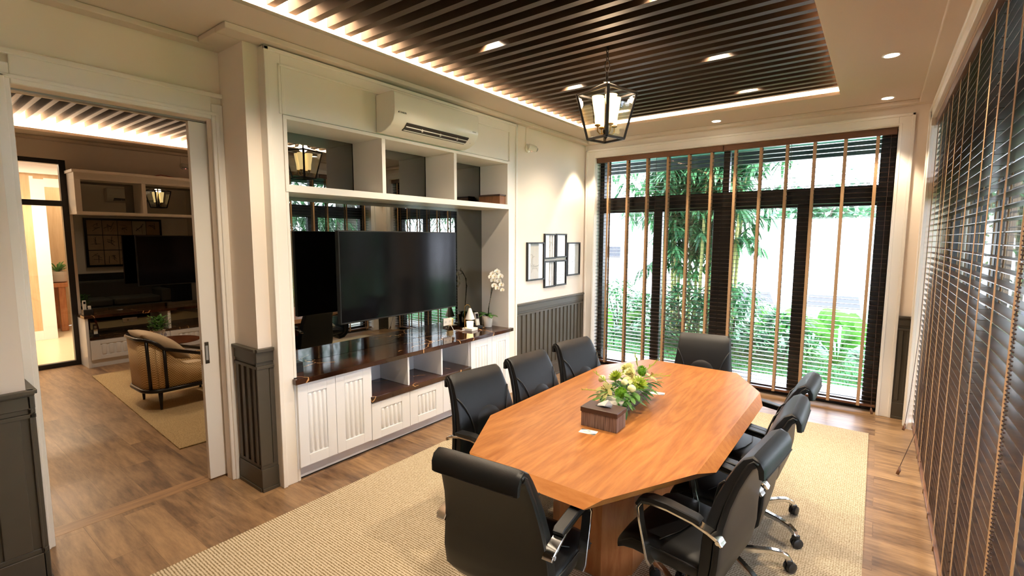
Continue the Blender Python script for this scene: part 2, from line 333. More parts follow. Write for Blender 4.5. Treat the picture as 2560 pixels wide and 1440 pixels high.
# ------------------------------------------------------------------ room shell
H = 2.894; HC = 2.93; D = 6.042
ST = dict(kind='structure')
MB().box(-0.50, 3.75, -1.3, 6.32, -0.12, 0).build('floor', m_floor, **ST)
MB().box(-5.38, -0.62, -1.3, 4.9, -0.12, 0).build('floor_lounge', m_floor, **ST)
MB().box(-0.62, -0.50, -1.3, 4.9, -0.12, 0.001).build('floor_threshold', m_strip, **ST)
MB().box(-9.2, -5.38, -2.0, 5.0, -0.12, -0.001).build('floor_hall', m_tile, **ST)
w = MB()
w.box(-0.62, -0.069, -1.3, 0.665, 0, 3.35)
w.box(-0.62, -0.407, 0.665, 1.752, 2.462, 3.35).box(-0.62, -0.407, 0.665, 0.762, 0, 2.462)
w.box(-0.62, -0.57, 1.684, 4.9, 0, 2.462).box(-0.47, -0.407, 1.684, 1.752, 0, 2.462)
w.box(-0.62, -0.47, 1.752, 4.9, 2.462, 3.35).box(-0.47, -0.069, 1.752, 1.86, 0, 3.35)
w.box(-0.47, -0.38, 1.86, 6.3, 0, 3.35).box(-0.38, -0.02, 1.86, 4.5, 2.49, 3.35).box(-0.38, -0.02, 4.37, 6.3, 0, 3.35)
w.build('wall_left', m_wall, **ST)
w = MB(); w.box(-0.02, 0.135, D, 6.32, 0, 3.35).box(3.208, 3.75, D, 6.32, 0, 3.35).box(0.135, 3.208, D, 6.32, 2.724, 3.35); w.build('wall_back', m_wall, **ST)
w = MB(); w.box(3.442, 3.75, 5.76, D, 0, 3.35).box(3.442, 3.75, -1.3, 1.2, 0, 3.35).box(3.442, 3.75, 1.2, 5.76, 2.715, 3.35); w.build('wall_right', m_wall, **ST)
MB().box(-0.62, 3.75, -1.45, -1.3, 0, 3.35).build('wall_front', m_wall, **ST)
# ceiling: flat soffit with a coved opening, plaster border along the walls
c = MB()
CX0, CX1, CY1, CY0 = 0.345, 2.783, 5.40, -0.75
c.box(0.05, CX0, CY0, CY1, HC, HC + 0.022)           # thin lip of the left cove
c.box(-0.41, 0.05, -1.3, D, HC, 3.35)
c.box(CX1, 3.05, CY0, CY1, HC, HC + 0.022)                  # thin lip of the right cove
c.box(3.05, 3.45, -1.3, D, HC, 3.35)
c.box(0.05, 3.05, CY1, CY1 + 0.3, HC, HC + 0.03)
c.box(0.05, 3.05, CY1 + 0.3, D, HC, 3.35)
c.box(0.05, 3.05, -1.3, CY0, HC, 3.35)
c.box(0.05, 3.05, CY0, CY1 + 0.3, 3.16, 3.35)
c.build('ceiling', m_ceil, **ST)
t = MB()
def border(x0, x1, y0, y1): t.box(x0, x1, y0, y1, H, HC)
border(-0.02, 0.063, 4.5, D); border(-0.069, 0.063, 1.60, 4.5); border(-0.407, -0.31, 0.6, 1.76); border(-0.31, -0.069, 1.60, 1.76)
border(-0.31, -0.069, 0.66, 0.81); border(-0.069, 0.063, -1.3, 0.81); border(0.063, 3.442, 5.94, D); border(3.335, 3.442, -1.3, 5.94)
t.build('trim_1', m_ceil, bevel=0.006, **ST)
# ceiling slats
sc_ = empty('slatted_ceiling', (0, 0, 3.0), label='dark slatted ceiling panel hung over the conference table inside the glowing cove', cat='ceiling panel')
MB().box(0.365, 2.82, -0.7, 5.36, 0.065, 0.08).build('backing_board', m_black, sc_)
ys = [1.83 + 0.1236 * k - 0.1236 * 20 for k in range(0, 49)]
ys = [y for y in ys if y < 5.30]
protos = None
for y in ys:
    if protos is None:
        protos = MB().box(0.335, 2.84, 0, 0.046, -0.02, 0.065).build('slat', m_slat, sc_); protos.location = (0, y, 0)
    else:
        q = protos.copy(); col.objects.link(q); q.parent = sc_; q.location = (0, y, 0)
# lamps above the slats and in the soffit
def downlight(x, y, z, r, label, grp, power, spot=True, size=R(70), colr=WARM2):
    e = empty('downlight', (x, y, z), label=label, cat='downlight', group=grp)
    MB().lathe([(r + 0.012, 0), (r + 0.012, -0.004), (r, -0.005), (r, 0)], 28).build('bezel', m_trim, e, smooth=40)
    MB().lathe([(r, -0.001), (r, -0.006)], 28).build('diffuser', m_disc, e)
    l = light('downlight_lamp', 'SPOT', (x, y, z - 0.02), power, colr, spot_size=size, spot_blend=0.35, shadow_soft_size=0.035)
    return e
downlight(3.118, 4.514, HC, 0.042, 'round downlight in the ceiling nearer the right blinds, the one before the corner', 'soffit downlights', 95)
downlight(3.110, 5.759, HC, 0.042, 'round downlight in the ceiling corner beside far window and right blinds', 'soffit downlights', 70)
downlight(1.679, 5.762, HC, 0.042, 'round downlight in the ceiling above the middle of the far window', 'soffit downlights', 70)
downlight(0.19 + 0.06, 5.762, HC, 0.042, 'round downlight seen low through the lantern glass, near far left corner', 'soffit downlights', 70)
downlight(3.118, 3.2, HC, 0.042, 'round downlight in the right soffit just above the picture edge, second nearest the viewer', 'soffit downlights', 95)
downlight(3.118, 1.6, HC, 0.042, 'round downlight in the right soffit, nearest the viewer', 'soffit downlights', 95)
for x, y in [(0.93, 1.62), (0.93, 2.86), (0.93, 3.97), (0.93, 4.96), (2.12, 1.62), (2.12, 2.86), (2.12, 3.97), (2.12, 4.96)]:
    ks = min(ys, key=lambda a: abs(a + 0.083 - y)); yy = ks + 0.083
    l = light('slat_spot', 'SPOT', (x, yy, 3.055), 100, WARM2, spot_size=R(125), spot_blend=0.6, shadow_soft_size=0.03)
# door casing, niche frame, window casings
t = MB(); X = -0.407
t.box(X, X + 0.022, 0.665, 0.762, 0, 2.56).box(X, X + 0.022, 1.684, 1.752, 0, 2.56).box(X, X + 0.022, 0.762, 1.684, 2.462, 2.62)
t.box(X, X + 0.034, 0.70, 0.762 - 0.02, 0, 2.50).box(X, X + 0.034, 1.704, 1.725, 0, 2.50).box(X, X + 0.034, 0.70, 1.725, 2.485, 2.505)
t.box(X, X + 0.034, 0.665, 1.752, 2.60, 2.628)
t.build('trim_2', m_trim, bevel=0.005, **ST)
t = MB()
t.box(-0.385, 0, 1.842, 1.950, 0, 2.884).box(-0.02, 0, 1.95, 1.974, 2.49, 2.79).box(-0.385, 0, 4.362, 4.505, 0, 2.884).box(-0.02, 0, 1.95, 4.362, 2.79, 2.884)
t.box(-0.385, 0, 1.950, 1.972, 0.74, 1.996).box(-0.385, -0.001, 1.950, 1.972, 0, 0.70)
t.box(-0.005, 0.012, 1.842, 1.872, 0, 2.884).box(-0.005, 0.012, 4.475, 4.505, 0, 2.884).box(-0.005, 0.012, 1.842, 4.505, 2.86, 2.884)
t.box(-0.012, 0.005, 1.93, 1.945, 2.49, 2.80).box(-0.012, 0.005, 4.37, 4.385, 2.49, 2.80).box(-0.012, 0.005, 1.93, 4.385, 2.785, 2.80)
t.box(-0.02, -0.006, 1.972, 4.362, 2.492, 2.79)
t.build('trim_3', m_trim, bevel=0.004, **ST)
t = MB()
for a, b in ((0.005, 0.135), (3.208, 3.323)): t.box(a, b, D - 0.018, D + 0.0, 0, 2.829)
t.box(0.135, 3.208, D - 0.018, D, 2.724, 2.829)
t.box(0.005, 0.03, D - 0.03, D, 0, 2.829).box(3.298, 3.323, D - 0.03, D, 0, 2.829).box(0.005, 3.323, D - 0.03, D, 2.804, 2.829)
t.box(0.11, 0.128, D - 0.026, D, 0, 2.74).box(3.215, 3.233, D - 0.026, D, 0, 2.74).box(0.11, 3.233, D - 0.026, D, 2.731, 2.746)
t.build('trim_4', m_trim, bevel=0.004, **ST)
t = MB()
t.box(3.418, 3.442, 5.76, 5.86, 0, 2.80).box(3.418, 3.442, 1.1, 5.86, 2.715, 2.80).box(3.418, 3.442, 1.1, 1.2, 0, 2.80)
t.box(3.405, 3.442, 5.835, 5.86, 0, 2.80).box(3.405, 3.442, 1.1, 5.86, 2.78, 2.80)
t.build('trim_5', m_trim, bevel=0.004, **ST)

# ------------------------------------------------------------------ dark wainscot (panelled dado with rail and plinth)
def wains(mb, p0, p1, nrm, z1=0.972, ribs=True, pitch=0.092, ends=0.0, x0r=0.0):
    p0 = Vector((p0[0], p0[1], 0)); p1 = Vector((p1[0], p1[1], 0)); d = (p1 - p0); L = d.length; d.normalize(); n = Vector((nrm[0], nrm[1], 0))
    def bx(a, b, z0, z1_, t):
        q = [p0 + d * a, p0 + d * b, p0 + d * b + n * t, p0 + d * a + n * t]
        if (q[1] - q[0]).cross(q[3] - q[0]).z < 0: q = [q[0], q[3], q[2], q[1]]
        mb.prism([(v.x, v.y, z0) for v in q], [(v.x, v.y, z1_) for v in q])
    e = ends
    bx(0, L, 0, z1 - 0.01, 0.010)
    bx(-e * .022, L + e * .022, 0, 0.024, 0.030); bx(-e * .018, L + e * .018, 0.024, 0.155, 0.024); bx(-e * .012, L + e * .012, 0.155, 0.180, 0.017)
    bx(-e * .02, L + e * .02, z1 - 0.135, z1 - 0.115, 0.024); bx(-e * .018, L + e * .018, z1 - 0.09, z1 - 0.028, 0.022)
    bx(-e * .014, L + e * .014, z1 - 0.115, z1 - 0.09, 0.015); bx(-e * .028, L + e * .028, z1 - 0.02, z1, 0.036); bx(-e * .018, L + e * .018, z1 - 0.028, z1 - 0.018, 0.026)
    if ribs:
        k = max(1, round(L / pitch)); pw = L / k
        for i in range(k): bx((i + 0.22) * pw, (i + 0.72) * pw, 0.18, z1 - 0.13, 0.021)
w = MB(); wains(w, (-0.02, 4.506), (-0.02, D), (1, 0)); w.build('trim_6', m_wains, bevel=0.003, **ST)
w = MB(); wains(w, (-0.372, 1.752), (-0.060, 1.752), (0, -1), pitch=0.075, ends=0); wains(w, (-0.069, 1.728), (-0.069, 1.842), (1, 0), ribs=False)
w.box(-0.069, -0.048, 1.728, 1.806, 0.18, 0.84).box(-0.069, -0.052, 1.812, 1.842, 0.18, 0.84)
w.build('trim_7', m_wains, bevel=0.002, **ST)
w = MB(); wains(w, (-0.069, -1.3), (-0.069, 0.690), (1, 0), pitch=0.2); wains(w, (-0.372, 0.665), (-0.045, 0.665), (0, 1), pitch=0.075); w.build('trim_8', m_wains, bevel=0.003, **ST)
w = MB(); wains(w, (3.323, D), (3.442, D), (0, -1), pitch=0.06, z1=0.985); wains(w, (3.442, D), (3.442, 5.86), (-1, 0), pitch=0.09, z1=0.985); w.build('trim_9', m_wains, bevel=0.003, **ST)

# ------------------------------------------------------------------ windows
def window(name, loc, rz, L, zt, mulls, top_mulls, tr=(2.05, 2.22), bottom=0.06, jl=0.06, jr=0.12):
    e = empty(name, loc, rz, kind='structure')
    f = MB(); f.box(0, jl, -0.04, 0.05, 0, zt).box(L - jr, L, -0.04, 0.05, 0, zt).box(jl, L - jr, -0.04, 0.05, zt - 0.035, zt).box(jl, L - jr, -0.04, 0.05, 0, 0.035)
    f.box(jl, L - jr, -0.035, 0.045, tr[0], tr[1])
    for a, b in top_mulls: f.box(a, b, -0.03, 0.04, tr[1], zt - 0.03)
    f.build('window_frame', m_frame, e, bevel=0.004)
    prev = jl
    for a, b in mulls:
        st = MB(); st.box(a, b, -0.028, 0.038, 0.03, tr[0]); st.build('mullion', m_frame, e, bevel=0.004)
    edges = [jl] + [v for ab in mulls for v in ab] + [L - jr]
    for i in range(0, len(edges), 2):
        a, b = edges[i], edges[i + 1]; yy = 0.012 if (i // 2) % 2 else -0.012
        s = MB(); w_ = 0.045
        s.box(a, b, yy - 0.015, yy + 0.015, bottom - 0.02, bottom + 0.03).box(a, b, yy - 0.015, yy + 0.015, tr[0] - w_ * .6, tr[0])
        s.build('sash', m_frame, e)
        MB().box(a, b, yy - 0.003, yy + 0.003, bottom, tr[0]).build('pane', m_glass, e)
    tm = [jl] + [v for ab in top_mulls for v in ab] + [L - jr]
    for i in range(0, len(tm), 2): MB().box(tm[i], tm[i + 1], -0.003, 0.003, tr[1], zt - 0.03).build('pane', m_glass, e)
    return e
window('window_1', (0.135, 6.22, 0), 0, 3.073, 2.724, [(0.735, 0.845), (1.445, 1.645), (2.285, 2.415)], [(1.53, 1.60)])
window('window_2', (3.64, 5.76, 0), R(-90), 4.56, 2.715, [(0.92, 1.10), (1.86, 2.0), (2.80, 2.98), (3.7, 3.85)], [(0.97, 1.05), (2.85, 2.93)], jr=0.06, jl=0.10)

# ------------------------------------------------------------------ venetian blinds
def blind(loc, rz, L, zt, zb, tapes, label, tilt=0.0, cords=(), chain=None, tassels=()):
    b = empty('venetian_blind', loc, rz, label=label, cat='blind', group='wide walnut venetian blinds')
    MB().box(0.002, L - 0.002, -0.045, 0.03, zt - 0.062, zt).build('headrail', m_rail, b, bevel=0.003)
    z = zt - 0.085; s = MB()
    while z > zb + 0.05:
        dz = math.sin(tilt) * 0.025
        s.add([(0.004, -0.025, z - dz), (L - 0.004, -0.025, z - dz), (L - 0.004, 0.025, z + dz), (0.004, 0.025, z + dz),
               (0.004, -0.025, z - dz + 0.003), (L - 0.004, -0.025, z - dz + 0.003), (L - 0.004, 0.025, z + dz + 0.003), (0.004, 0.025, z + dz + 0.003)],
              [(0, 3, 2, 1), (4, 5, 6, 7), (0, 1, 5, 4), (1, 2, 6, 5), (2, 3, 7, 6), (3, 0, 4, 7)])
        z -= 0.0452
    s.build('slats', m_blind, b)
    MB().box(0.004, L - 0.004, -0.027, 0.027, zb, zb + 0.022).build('bottom_rail', m_rail, b, bevel=0.003)
    for tx in tapes:
        tp = MB(); tp.box(tx - 0.0135, tx + 0.0135, -0.0305, -0.029, zb - 0.004, zt - 0.06).box(tx - 0.0135, tx + 0.0135, 0.029, 0.0305, zb, zt - 0.06)
        tp.box(tx - 0.0135, tx + 0.0135, -0.03, 0.03, zb - 0.0045, zb - 0.003)
        tp.build('ladder_tape', m_tape, b)
    for cx_, z1 in cords: MB().tube([(cx_, -0.036, zt - 0.05), (cx_, -0.036, z1)], 0.0022, 5).build('cord', m_cord, b)
    for tx, ty, tz, hx_ in tassels:
        c = MB(); c.tube([(hx_, -0.036, zt - 0.05), (hx_, -0.037, 0.9), (hx_ * .6 + tx * .4, -0.06, 0.35), (tx, ty, tz + 0.05)], 0.0022, 5); co = c.build('cord', m_cord, b)
        MB().tube([(tx, ty, tz + 0.055), (tx + 0.004, ty, tz + 0.03), (tx + 0.01, ty - 0.01, tz - 0.0)], [0.005, 0.011, 0.010], 8).build('tassel', m_rail, co, smooth=True)
    if chain:
        c = MB()
        for s_ in (-0.007, 0.007):
            z = zt - 0.08
            while z > 0.35: c.ball((chain + s_ * (1 + 0.6 * (zt - z)), -0.04, z), 0.0034, 4); z -= 0.013
        c.build('bead_chain', m_cord, b)
    return b
XT = [0.299, 0.559, 0.815, 1.068, 1.313, 1.563, 1.815, 2.066, 2.311, 2.554, 2.81, 3.062]
blind((0.140, 6.10, 0), 0, 1.548, 2.722, 0.055, [x - 0.140 for x in XT[:6]], 'wide venetian blind covering the left half of the far garden window', cords=[(0.79, 0.9)])
blind((1.690, 6.10, 0), 0, 1.514, 2.722, 0.055, [x - 1.690 for x in XT[6:]], 'wide venetian blind covering the right half of the far garden window', cords=[(0.66, 2.28)], tassels=[(1.48, -0.16, 0.03, 1.47)])
def rb(y1, y0, ty, label, **k): blind((3.492, y1, 0), R(-90), y1 - y0, 2.712, 0.05, [y1 - y for y in ty], label, **k)
rb(5.752, 4.80, [5.66, 5.29, 4.93], 'venetian blind at the far end of the right wall, next to the corner', tassels=[(0.16, -0.08, 0.04, 0.14)])
rb(4.795, 3.03, [4.68, 4.30, 3.94, 3.56, 3.17], 'middle venetian blind of the right wall, its cord trailing on the floor', tassels=[(0.18, -0.14, 0.012, 0.10)])
rb(3.025, 1.205, [2.91, 2.60, 2.28, 1.98, 1.66, 1.34], 'nearest venetian blind of the right wall with a beaded pull chain', chain=0.84)

# ------------------------------------------------------------------ sliding door
dr = empty('door_1', (-0.52, 1.586, 0), kind='structure')
MB().box(-0.02, 0.02, 0, 0.86, 0.012, 2.45).build('door_panel', m_trim, dr, bevel=0.003)
h = MB(); h.box(0.02, 0.0235, 0.012, 0.040, 0.835, 0.985); h.build('handle', m_chrome, dr, bevel=0.002)
MB().box(0.0236, 0.0242, 0.0185, 0.0335, 0.86, 0.96).build('handle_recess', m_grey, dr)
MB().box(-0.0045, 0.0045, -0.001, 0, 0.83, 0.93).build('latch_plate', m_brass, dr)
MB().box(-0.545, -0.495, 0.764, 1.682, 2.452, 2.4615).build('trim_10', m_grey, **ST)

# ------------------------------------------------------------------ media wall: mirror, shelf, counter, base cabinet
tag(MB().box(-0.380, -0.3745, 1.974, 4.36, 0.735, 2.462).build('mirror_panel', m_mirror), 'dark smoked mirror lining the back of the television niche in this room', 'mirror')
sh = empty('wall_shelf', (-0.37, 1.952, 1.996), label='white three-bay wall shelf built in above the large television', cat='shelf')
SX, SY, SZ = 0.37, -1.952, -1.996
def sb(n, y0, y1, z0, z1, mt=m_trim): return MB().box(0, SX + 0.004, y0 + SY, y1 + SY, z0 + SZ, z1 + SZ).build(n, mt, sh, bevel=0.0015)
sb('top_board', 1.952, 4.36, 2.462, 2.487); sb('bottom_board', 1.952, 4.36, 1.996, 2.044); sb('side_panel', 1.952, 1.976, 2.044, 2.462); sb('side_panel', 4.334, 4.36, 2.044, 2.462)
sb('divider', 2.733, 2.767, 2.044, 2.462); sb('divider', 3.537, 3.572, 2.044, 2.462)
ct = MB().prism([(x, y, 0.701) for x, y in ((-0.372, 1.976), (0.001, 1.976), (0.001, 1.938), (0.046, 1.938), (0.046, 4.392), (0.001, 4.392), (0.001, 4.358), (-0.372, 4.358))],
                [(x, y, 0.737) for x, y in ((-0.372, 1.976), (0.001, 1.976), (0.001, 1.938), (0.046, 1.938), (0.046, 4.392), (0.001, 4.392), (0.001, 4.358), (-0.372, 4.358))]).build('countertop', m_marble, bevel=0.003)
tag(ct, 'dark brown veined marble countertop under the large television', 'countertop')
cb = empty('media_cabinet', (0, 1.95, 0), label='white fluted base cabinet with open marble bays under the large television', cat='cabinet')
OY = -1.95
def fluted(name, y0, y1, z0, z1, nf, parent, x=0.0, fx=0.022, oy=OY, sgn=1, mt=m_white, my=0.055, mz=0.075):
    d = MB(); g = 0.002; y0 += g; y1 -= g; z0 += g; z1 -= g; X1 = x + fx
    iy0, iy1, iz0, iz1 = y0 + my, y1 - my, z0 + mz, z1 - mz
    d.box(x, X1, y0 + oy, iy0 + oy, z0, z1).box(x, X1, iy1 + oy, y1 + oy, z0, z1).box(x, X1, iy0 + oy, iy1 + oy, z0, iz0).box(x, X1, iy0 + oy, iy1 + oy, iz1, z1)
    d.box(x, X1 - 0.010, iy0 + oy, iy1 + oy, iz0, iz1)
    o = d.build(name, mt, parent, bevel=0.0012)
    f = MB(); p = (iy1 - iy0) / nf
    for i in range(nf):
        yc = iy0 + (i + 0.5) * p + oy; rr = p * 0.36; rs = []
        zs = [iz0 + 0.004, iz0 + 0.010, iz0 + 0.02, iz1 - 0.02, iz1 - 0.010, iz1 - 0.004]; ks = [0.2, 0.75, 1, 1, 0.75, 0.2]
        for z, k in zip(zs, ks): rs.append([(X1 - 0.011 + 0.012 * k * math.sin(PI * a / 6) * 1.0, yc - rr * (0.5 + 0.5 * k) * math.cos(PI * a / 6), z) for a in range(7)])
        f.rings(rs)
    f.build('fluting', mt, o, smooth=35)
    return o
car = MB(); car.box(-0.37, 0, 0, 2.41 , 0.09, 0.10).box(-0.37, 0, 0, 0.018, 0.1, 0.70).box(-0.37, 0, 0.6, 0.618, 0.1, 0.70).box(-0.37, 0, 1.772, 1.79, 0.1, 0.70).box(-0.37, 0, 2.39, 2.41, 0.1, 0.70)
car.box(-0.37, -0.36, 0, 2.41, 0.1, 0.70).box(-0.36, 0.0, 0.618, 1.772, 0.692, 0.70).box(-0.37, 0, 0.618, 1.772, 0.39, 0.40)
car.box(-0.37, 0.018, 0.606, 0.618, 0.45, 0.70)
car.build('carcass', m_white, cb)
MB().box(-0.06, -0.035, 0, 2.41, 0, 0.09).build('toe_kick', m_white, cb); MB().box(-0.036, -0.030, 0, 2.41, 0, 0.008).build('base_strip', m_plastic, cb)
for y0, y1 in ((1.958, 2.250), (2.250, 2.558), (3.73, 4.055), (4.055, 4.352)): fluted('cabinet_door', y0, y1, 0.10, 0.698, 4, cb, my=0.07)
for y0, y1 in ((2.56, 2.952), (2.952, 3.345), (3.345, 3.728)): fluted('drawer', y0, y1, 0.092, 0.398, 5, cb, my=0.085, mz=0.06)
for y in (2.951, 3.345): MB().box(-0.36, 0.012, y - 0.009 + OY, y + 0.009 + OY, 0.45, 0.70).build('bay_divider', m_white, cb)
MB().box(-0.36, 0.034, 2.562 + OY, 3.724 + OY, 0.402, 0.448).build('bay_shelf', m_marble, cb, bevel=0.003, label='veined marble ledge of the open bays')

# ------------------------------------------------------------------ television
tv = empty('television', (-0.05, 2.361, 1.045), label='large black flat television mounted before the smoked mirror in this room', cat='television')
MB().box(-0.045, 0.0, 0, 1.25, 0, 0.704).build('casing', m_tvb, tv, bevel=0.006)
MB().box(0.0, 0.0012, 0.007, 1.243, 0.012, 0.697).build('screen', m_tv, tv)
b = MB(); b.box(-0.10, -0.045, 0.42, 0.83, 0.18, 0.52); b.build('rear_housing', m_tvb, tv, bevel=0.01)
b = MB(); b.box(-0.318, -0.30, 0.50, 0.75, 0.2, 0.5).box(-0.30, -0.10, 0.58, 0.67, 0.3, 0.4); b.build('wall_bracket', m_plastic, tv)
b = MB(); b.box(-0.001, 0.0012, 0.325, 0.337, 0.03, 0.04); b.build('status_lamp', m_grey, tv)

# ------------------------------------------------------------------ air conditioner
ac = empty('air_conditioner', (-0.0, 2.69, 2.49), label='white split air conditioner with a shiny curved front above the shelf', cat='air conditioner')
pf = [(0.0, 0.284), (0.175, 0.290), (0.205, 0.283), (0.215, 0.262), (0.213, 0.125), (0.198, 0.080), (0.165, 0.045), (0.10, 0.014), (0.05, 0.003), (0.0, 0.006)]
a = MB(); a.extr(pf, 'y', 0, 0.944); a.build('body', m_ac, ac, smooth=35, bevel=0.004)
a = MB(); 
def acp(t, off=0.0):   # point on lower front curve
    P0, P1 = Vector((0.202, 0.078)), Vector((0.115, 0.016)); p = P0.lerp(P1, t); n = Vector((0.58, -0.81)); return p + n * off
ring = lambda y: [(acp(0.02, 0.005).x, y, acp(0.02, 0.005).y), (acp(0.5, 0.0095).x, y, acp(0.5, 0.0095).y), (acp(0.75, 0.006).x, y, acp(0.75, 0.006).y), (acp(0.75, -0.01).x, y, acp(0.75, -0.01).y), (acp(0.02, -0.01).x, y, acp(0.02, -0.01).y)]
a.rings([ring(0.13), ring(0.83)]); a.build('air_outlet', m_plastic, ac)
for t_ in (0.28, 0.62):
    a = MB(); p = acp(t_, 0.010); a.tube([(p.x, 0.135, p.y), (p.x, 0.825, p.y)], 0.0042, 6); vn = a.build('vane', m_ac, ac)
for yy in (0.3, 0.5, 0.7): p = acp(0.3, 0.012); MB().box(p.x - 0.006, p.x + 0.006, yy - 0.003, yy + 0.003, p.y - 0.012, p.y + 0.01).build('vane_pivot', m_ac, ac)
def text(name, s, size, loc, rot, mt, parent, ex=0.0006):
    cu = bpy.data.curves.new(name, 'FONT'); cu.body = s; cu.size = size; cu.extrude = ex; cu.materials.append(mt)
    t_ = bpy.data.objects.new(name, cu); me = bpy.data.meshes.new_from_object(t_); bpy.data.objects.remove(t_)
    o = bpy.data.objects.new(name, me); col.objects.link(o); o.parent = parent; o.location = loc; o.rotation_euler = rot; return o
text('brand_text', 'DAIKIN', 0.018, (0.2140, 0.055, 0.135), (R(90), 0, R(90)), m_plastic, ac)
a = MB(); a.add([(0.2145, 0.032, 0.135), (0.2145, 0.048, 0.135), (0.2145, 0.044, 0.15)], [(0, 1, 2)]); a.build('brand_mark', m_plastic, ac)
text('model_text', 'INVERTER', 0.010, (0.2140, 0.865, 0.130), (R(90), 0, R(90)), m_grey, ac)
a = MB(); a.lathe([(0.004, 0), (0.004, 0.002)], 10, (0.17, 0.88, 0.042)); a.build('indicator', m_grey, ac)

# ------------------------------------------------------------------ rug, table
tag(MB().prism([(0.30, -0.6, 0), (3.175, -0.6, 0), (3.165, 5.40, 0), (0.36, 5.40, 0)], [(0.30, -0.6, 0.010), (3.175, -0.6, 0.010), (3.165, 5.40, 0.010), (0.36, 5.40, 0.010)]).build('rug', m_carpet), 'large ribbed beige sisal rug under the conference table', 'rug')
TC = Vector((2.05, 2.89, 0)); TZ = 0.74
tb = empty('conference_table', (TC.x, TC.y, 0.01), label='long honey-coloured wooden conference table with clipped corners', cat='table')
oct_ = [(-0.545, -0.66), (-0.33, -1.07), (0.33, -1.07), (0.545, -0.66), (0.545, 0.67), (0.325, 1.06), (-0.325, 1.06), (-0.545, 0.66)]
def offset_poly(P, ds):
    n = len(P); Ls = []
    for i in range(n):
        a = Vector(P[i]); b_ = Vector(P[(i + 1) % n]); d = (b_ - a).normalized(); nn = Vector((d.y, -d.x)); Ls.append((a + nn * ds[i], d))
    out = []
    for i in range(n):
        (p, d), (q, e) = Ls[i - 1], Ls[i]; cr = d.x * e.y - d.y * e.x; t_ = ((q - p).x * e.y - (q - p).y * e.x) / cr; out.append(tuple(p + d * t_))
    return out
lo = offset_poly(oct_, [-0.032, 0.042, -0.032, 0.042, -0.032, 0.042, -0.032, 0.042])
zt = TZ - 0.01; zb = zt - 0.048
tm = MB(); tm.add([(x, y, zt) for x, y in oct_] , [tuple(range(8))]); tm.build('table_top', m_table, tb)
te = MB(); te.add([(x, y, zt - 0.0002) for x, y in oct_] + [(x, y, zb + 0.008) for x, y in lo] + [(x * 0.99, y * 0.99, zb) for x, y in lo],
    [(i, (i + 8), (i + 1) % 8 + 8, (i + 1) % 8) for i in range(8)] + [(i + 8, i + 16, (i + 1) % 8 + 16, (i + 1) % 8 + 8) for i in range(8)] + [tuple(range(23, 15, -1))]); te.build('table_edge', m_tedge, tb)
pd = MB()
for cy in (-0.30, 0.42):
    P = [(-0.16, cy - 0.26), (0.08, cy - 0.26), (0.195, cy - 0.14), (0.195, cy + 0.14), (0.08, cy + 0.26), (-0.16, cy + 0.26), (-0.275, cy + 0.14), (-0.275, cy - 0.14)]
    q = MB(); q.prism([(x, y, 0.0) for x, y in P], [(x, y, zb) for x, y in P]); q.build('pedestal', m_tped, tb, bevel=0.002)

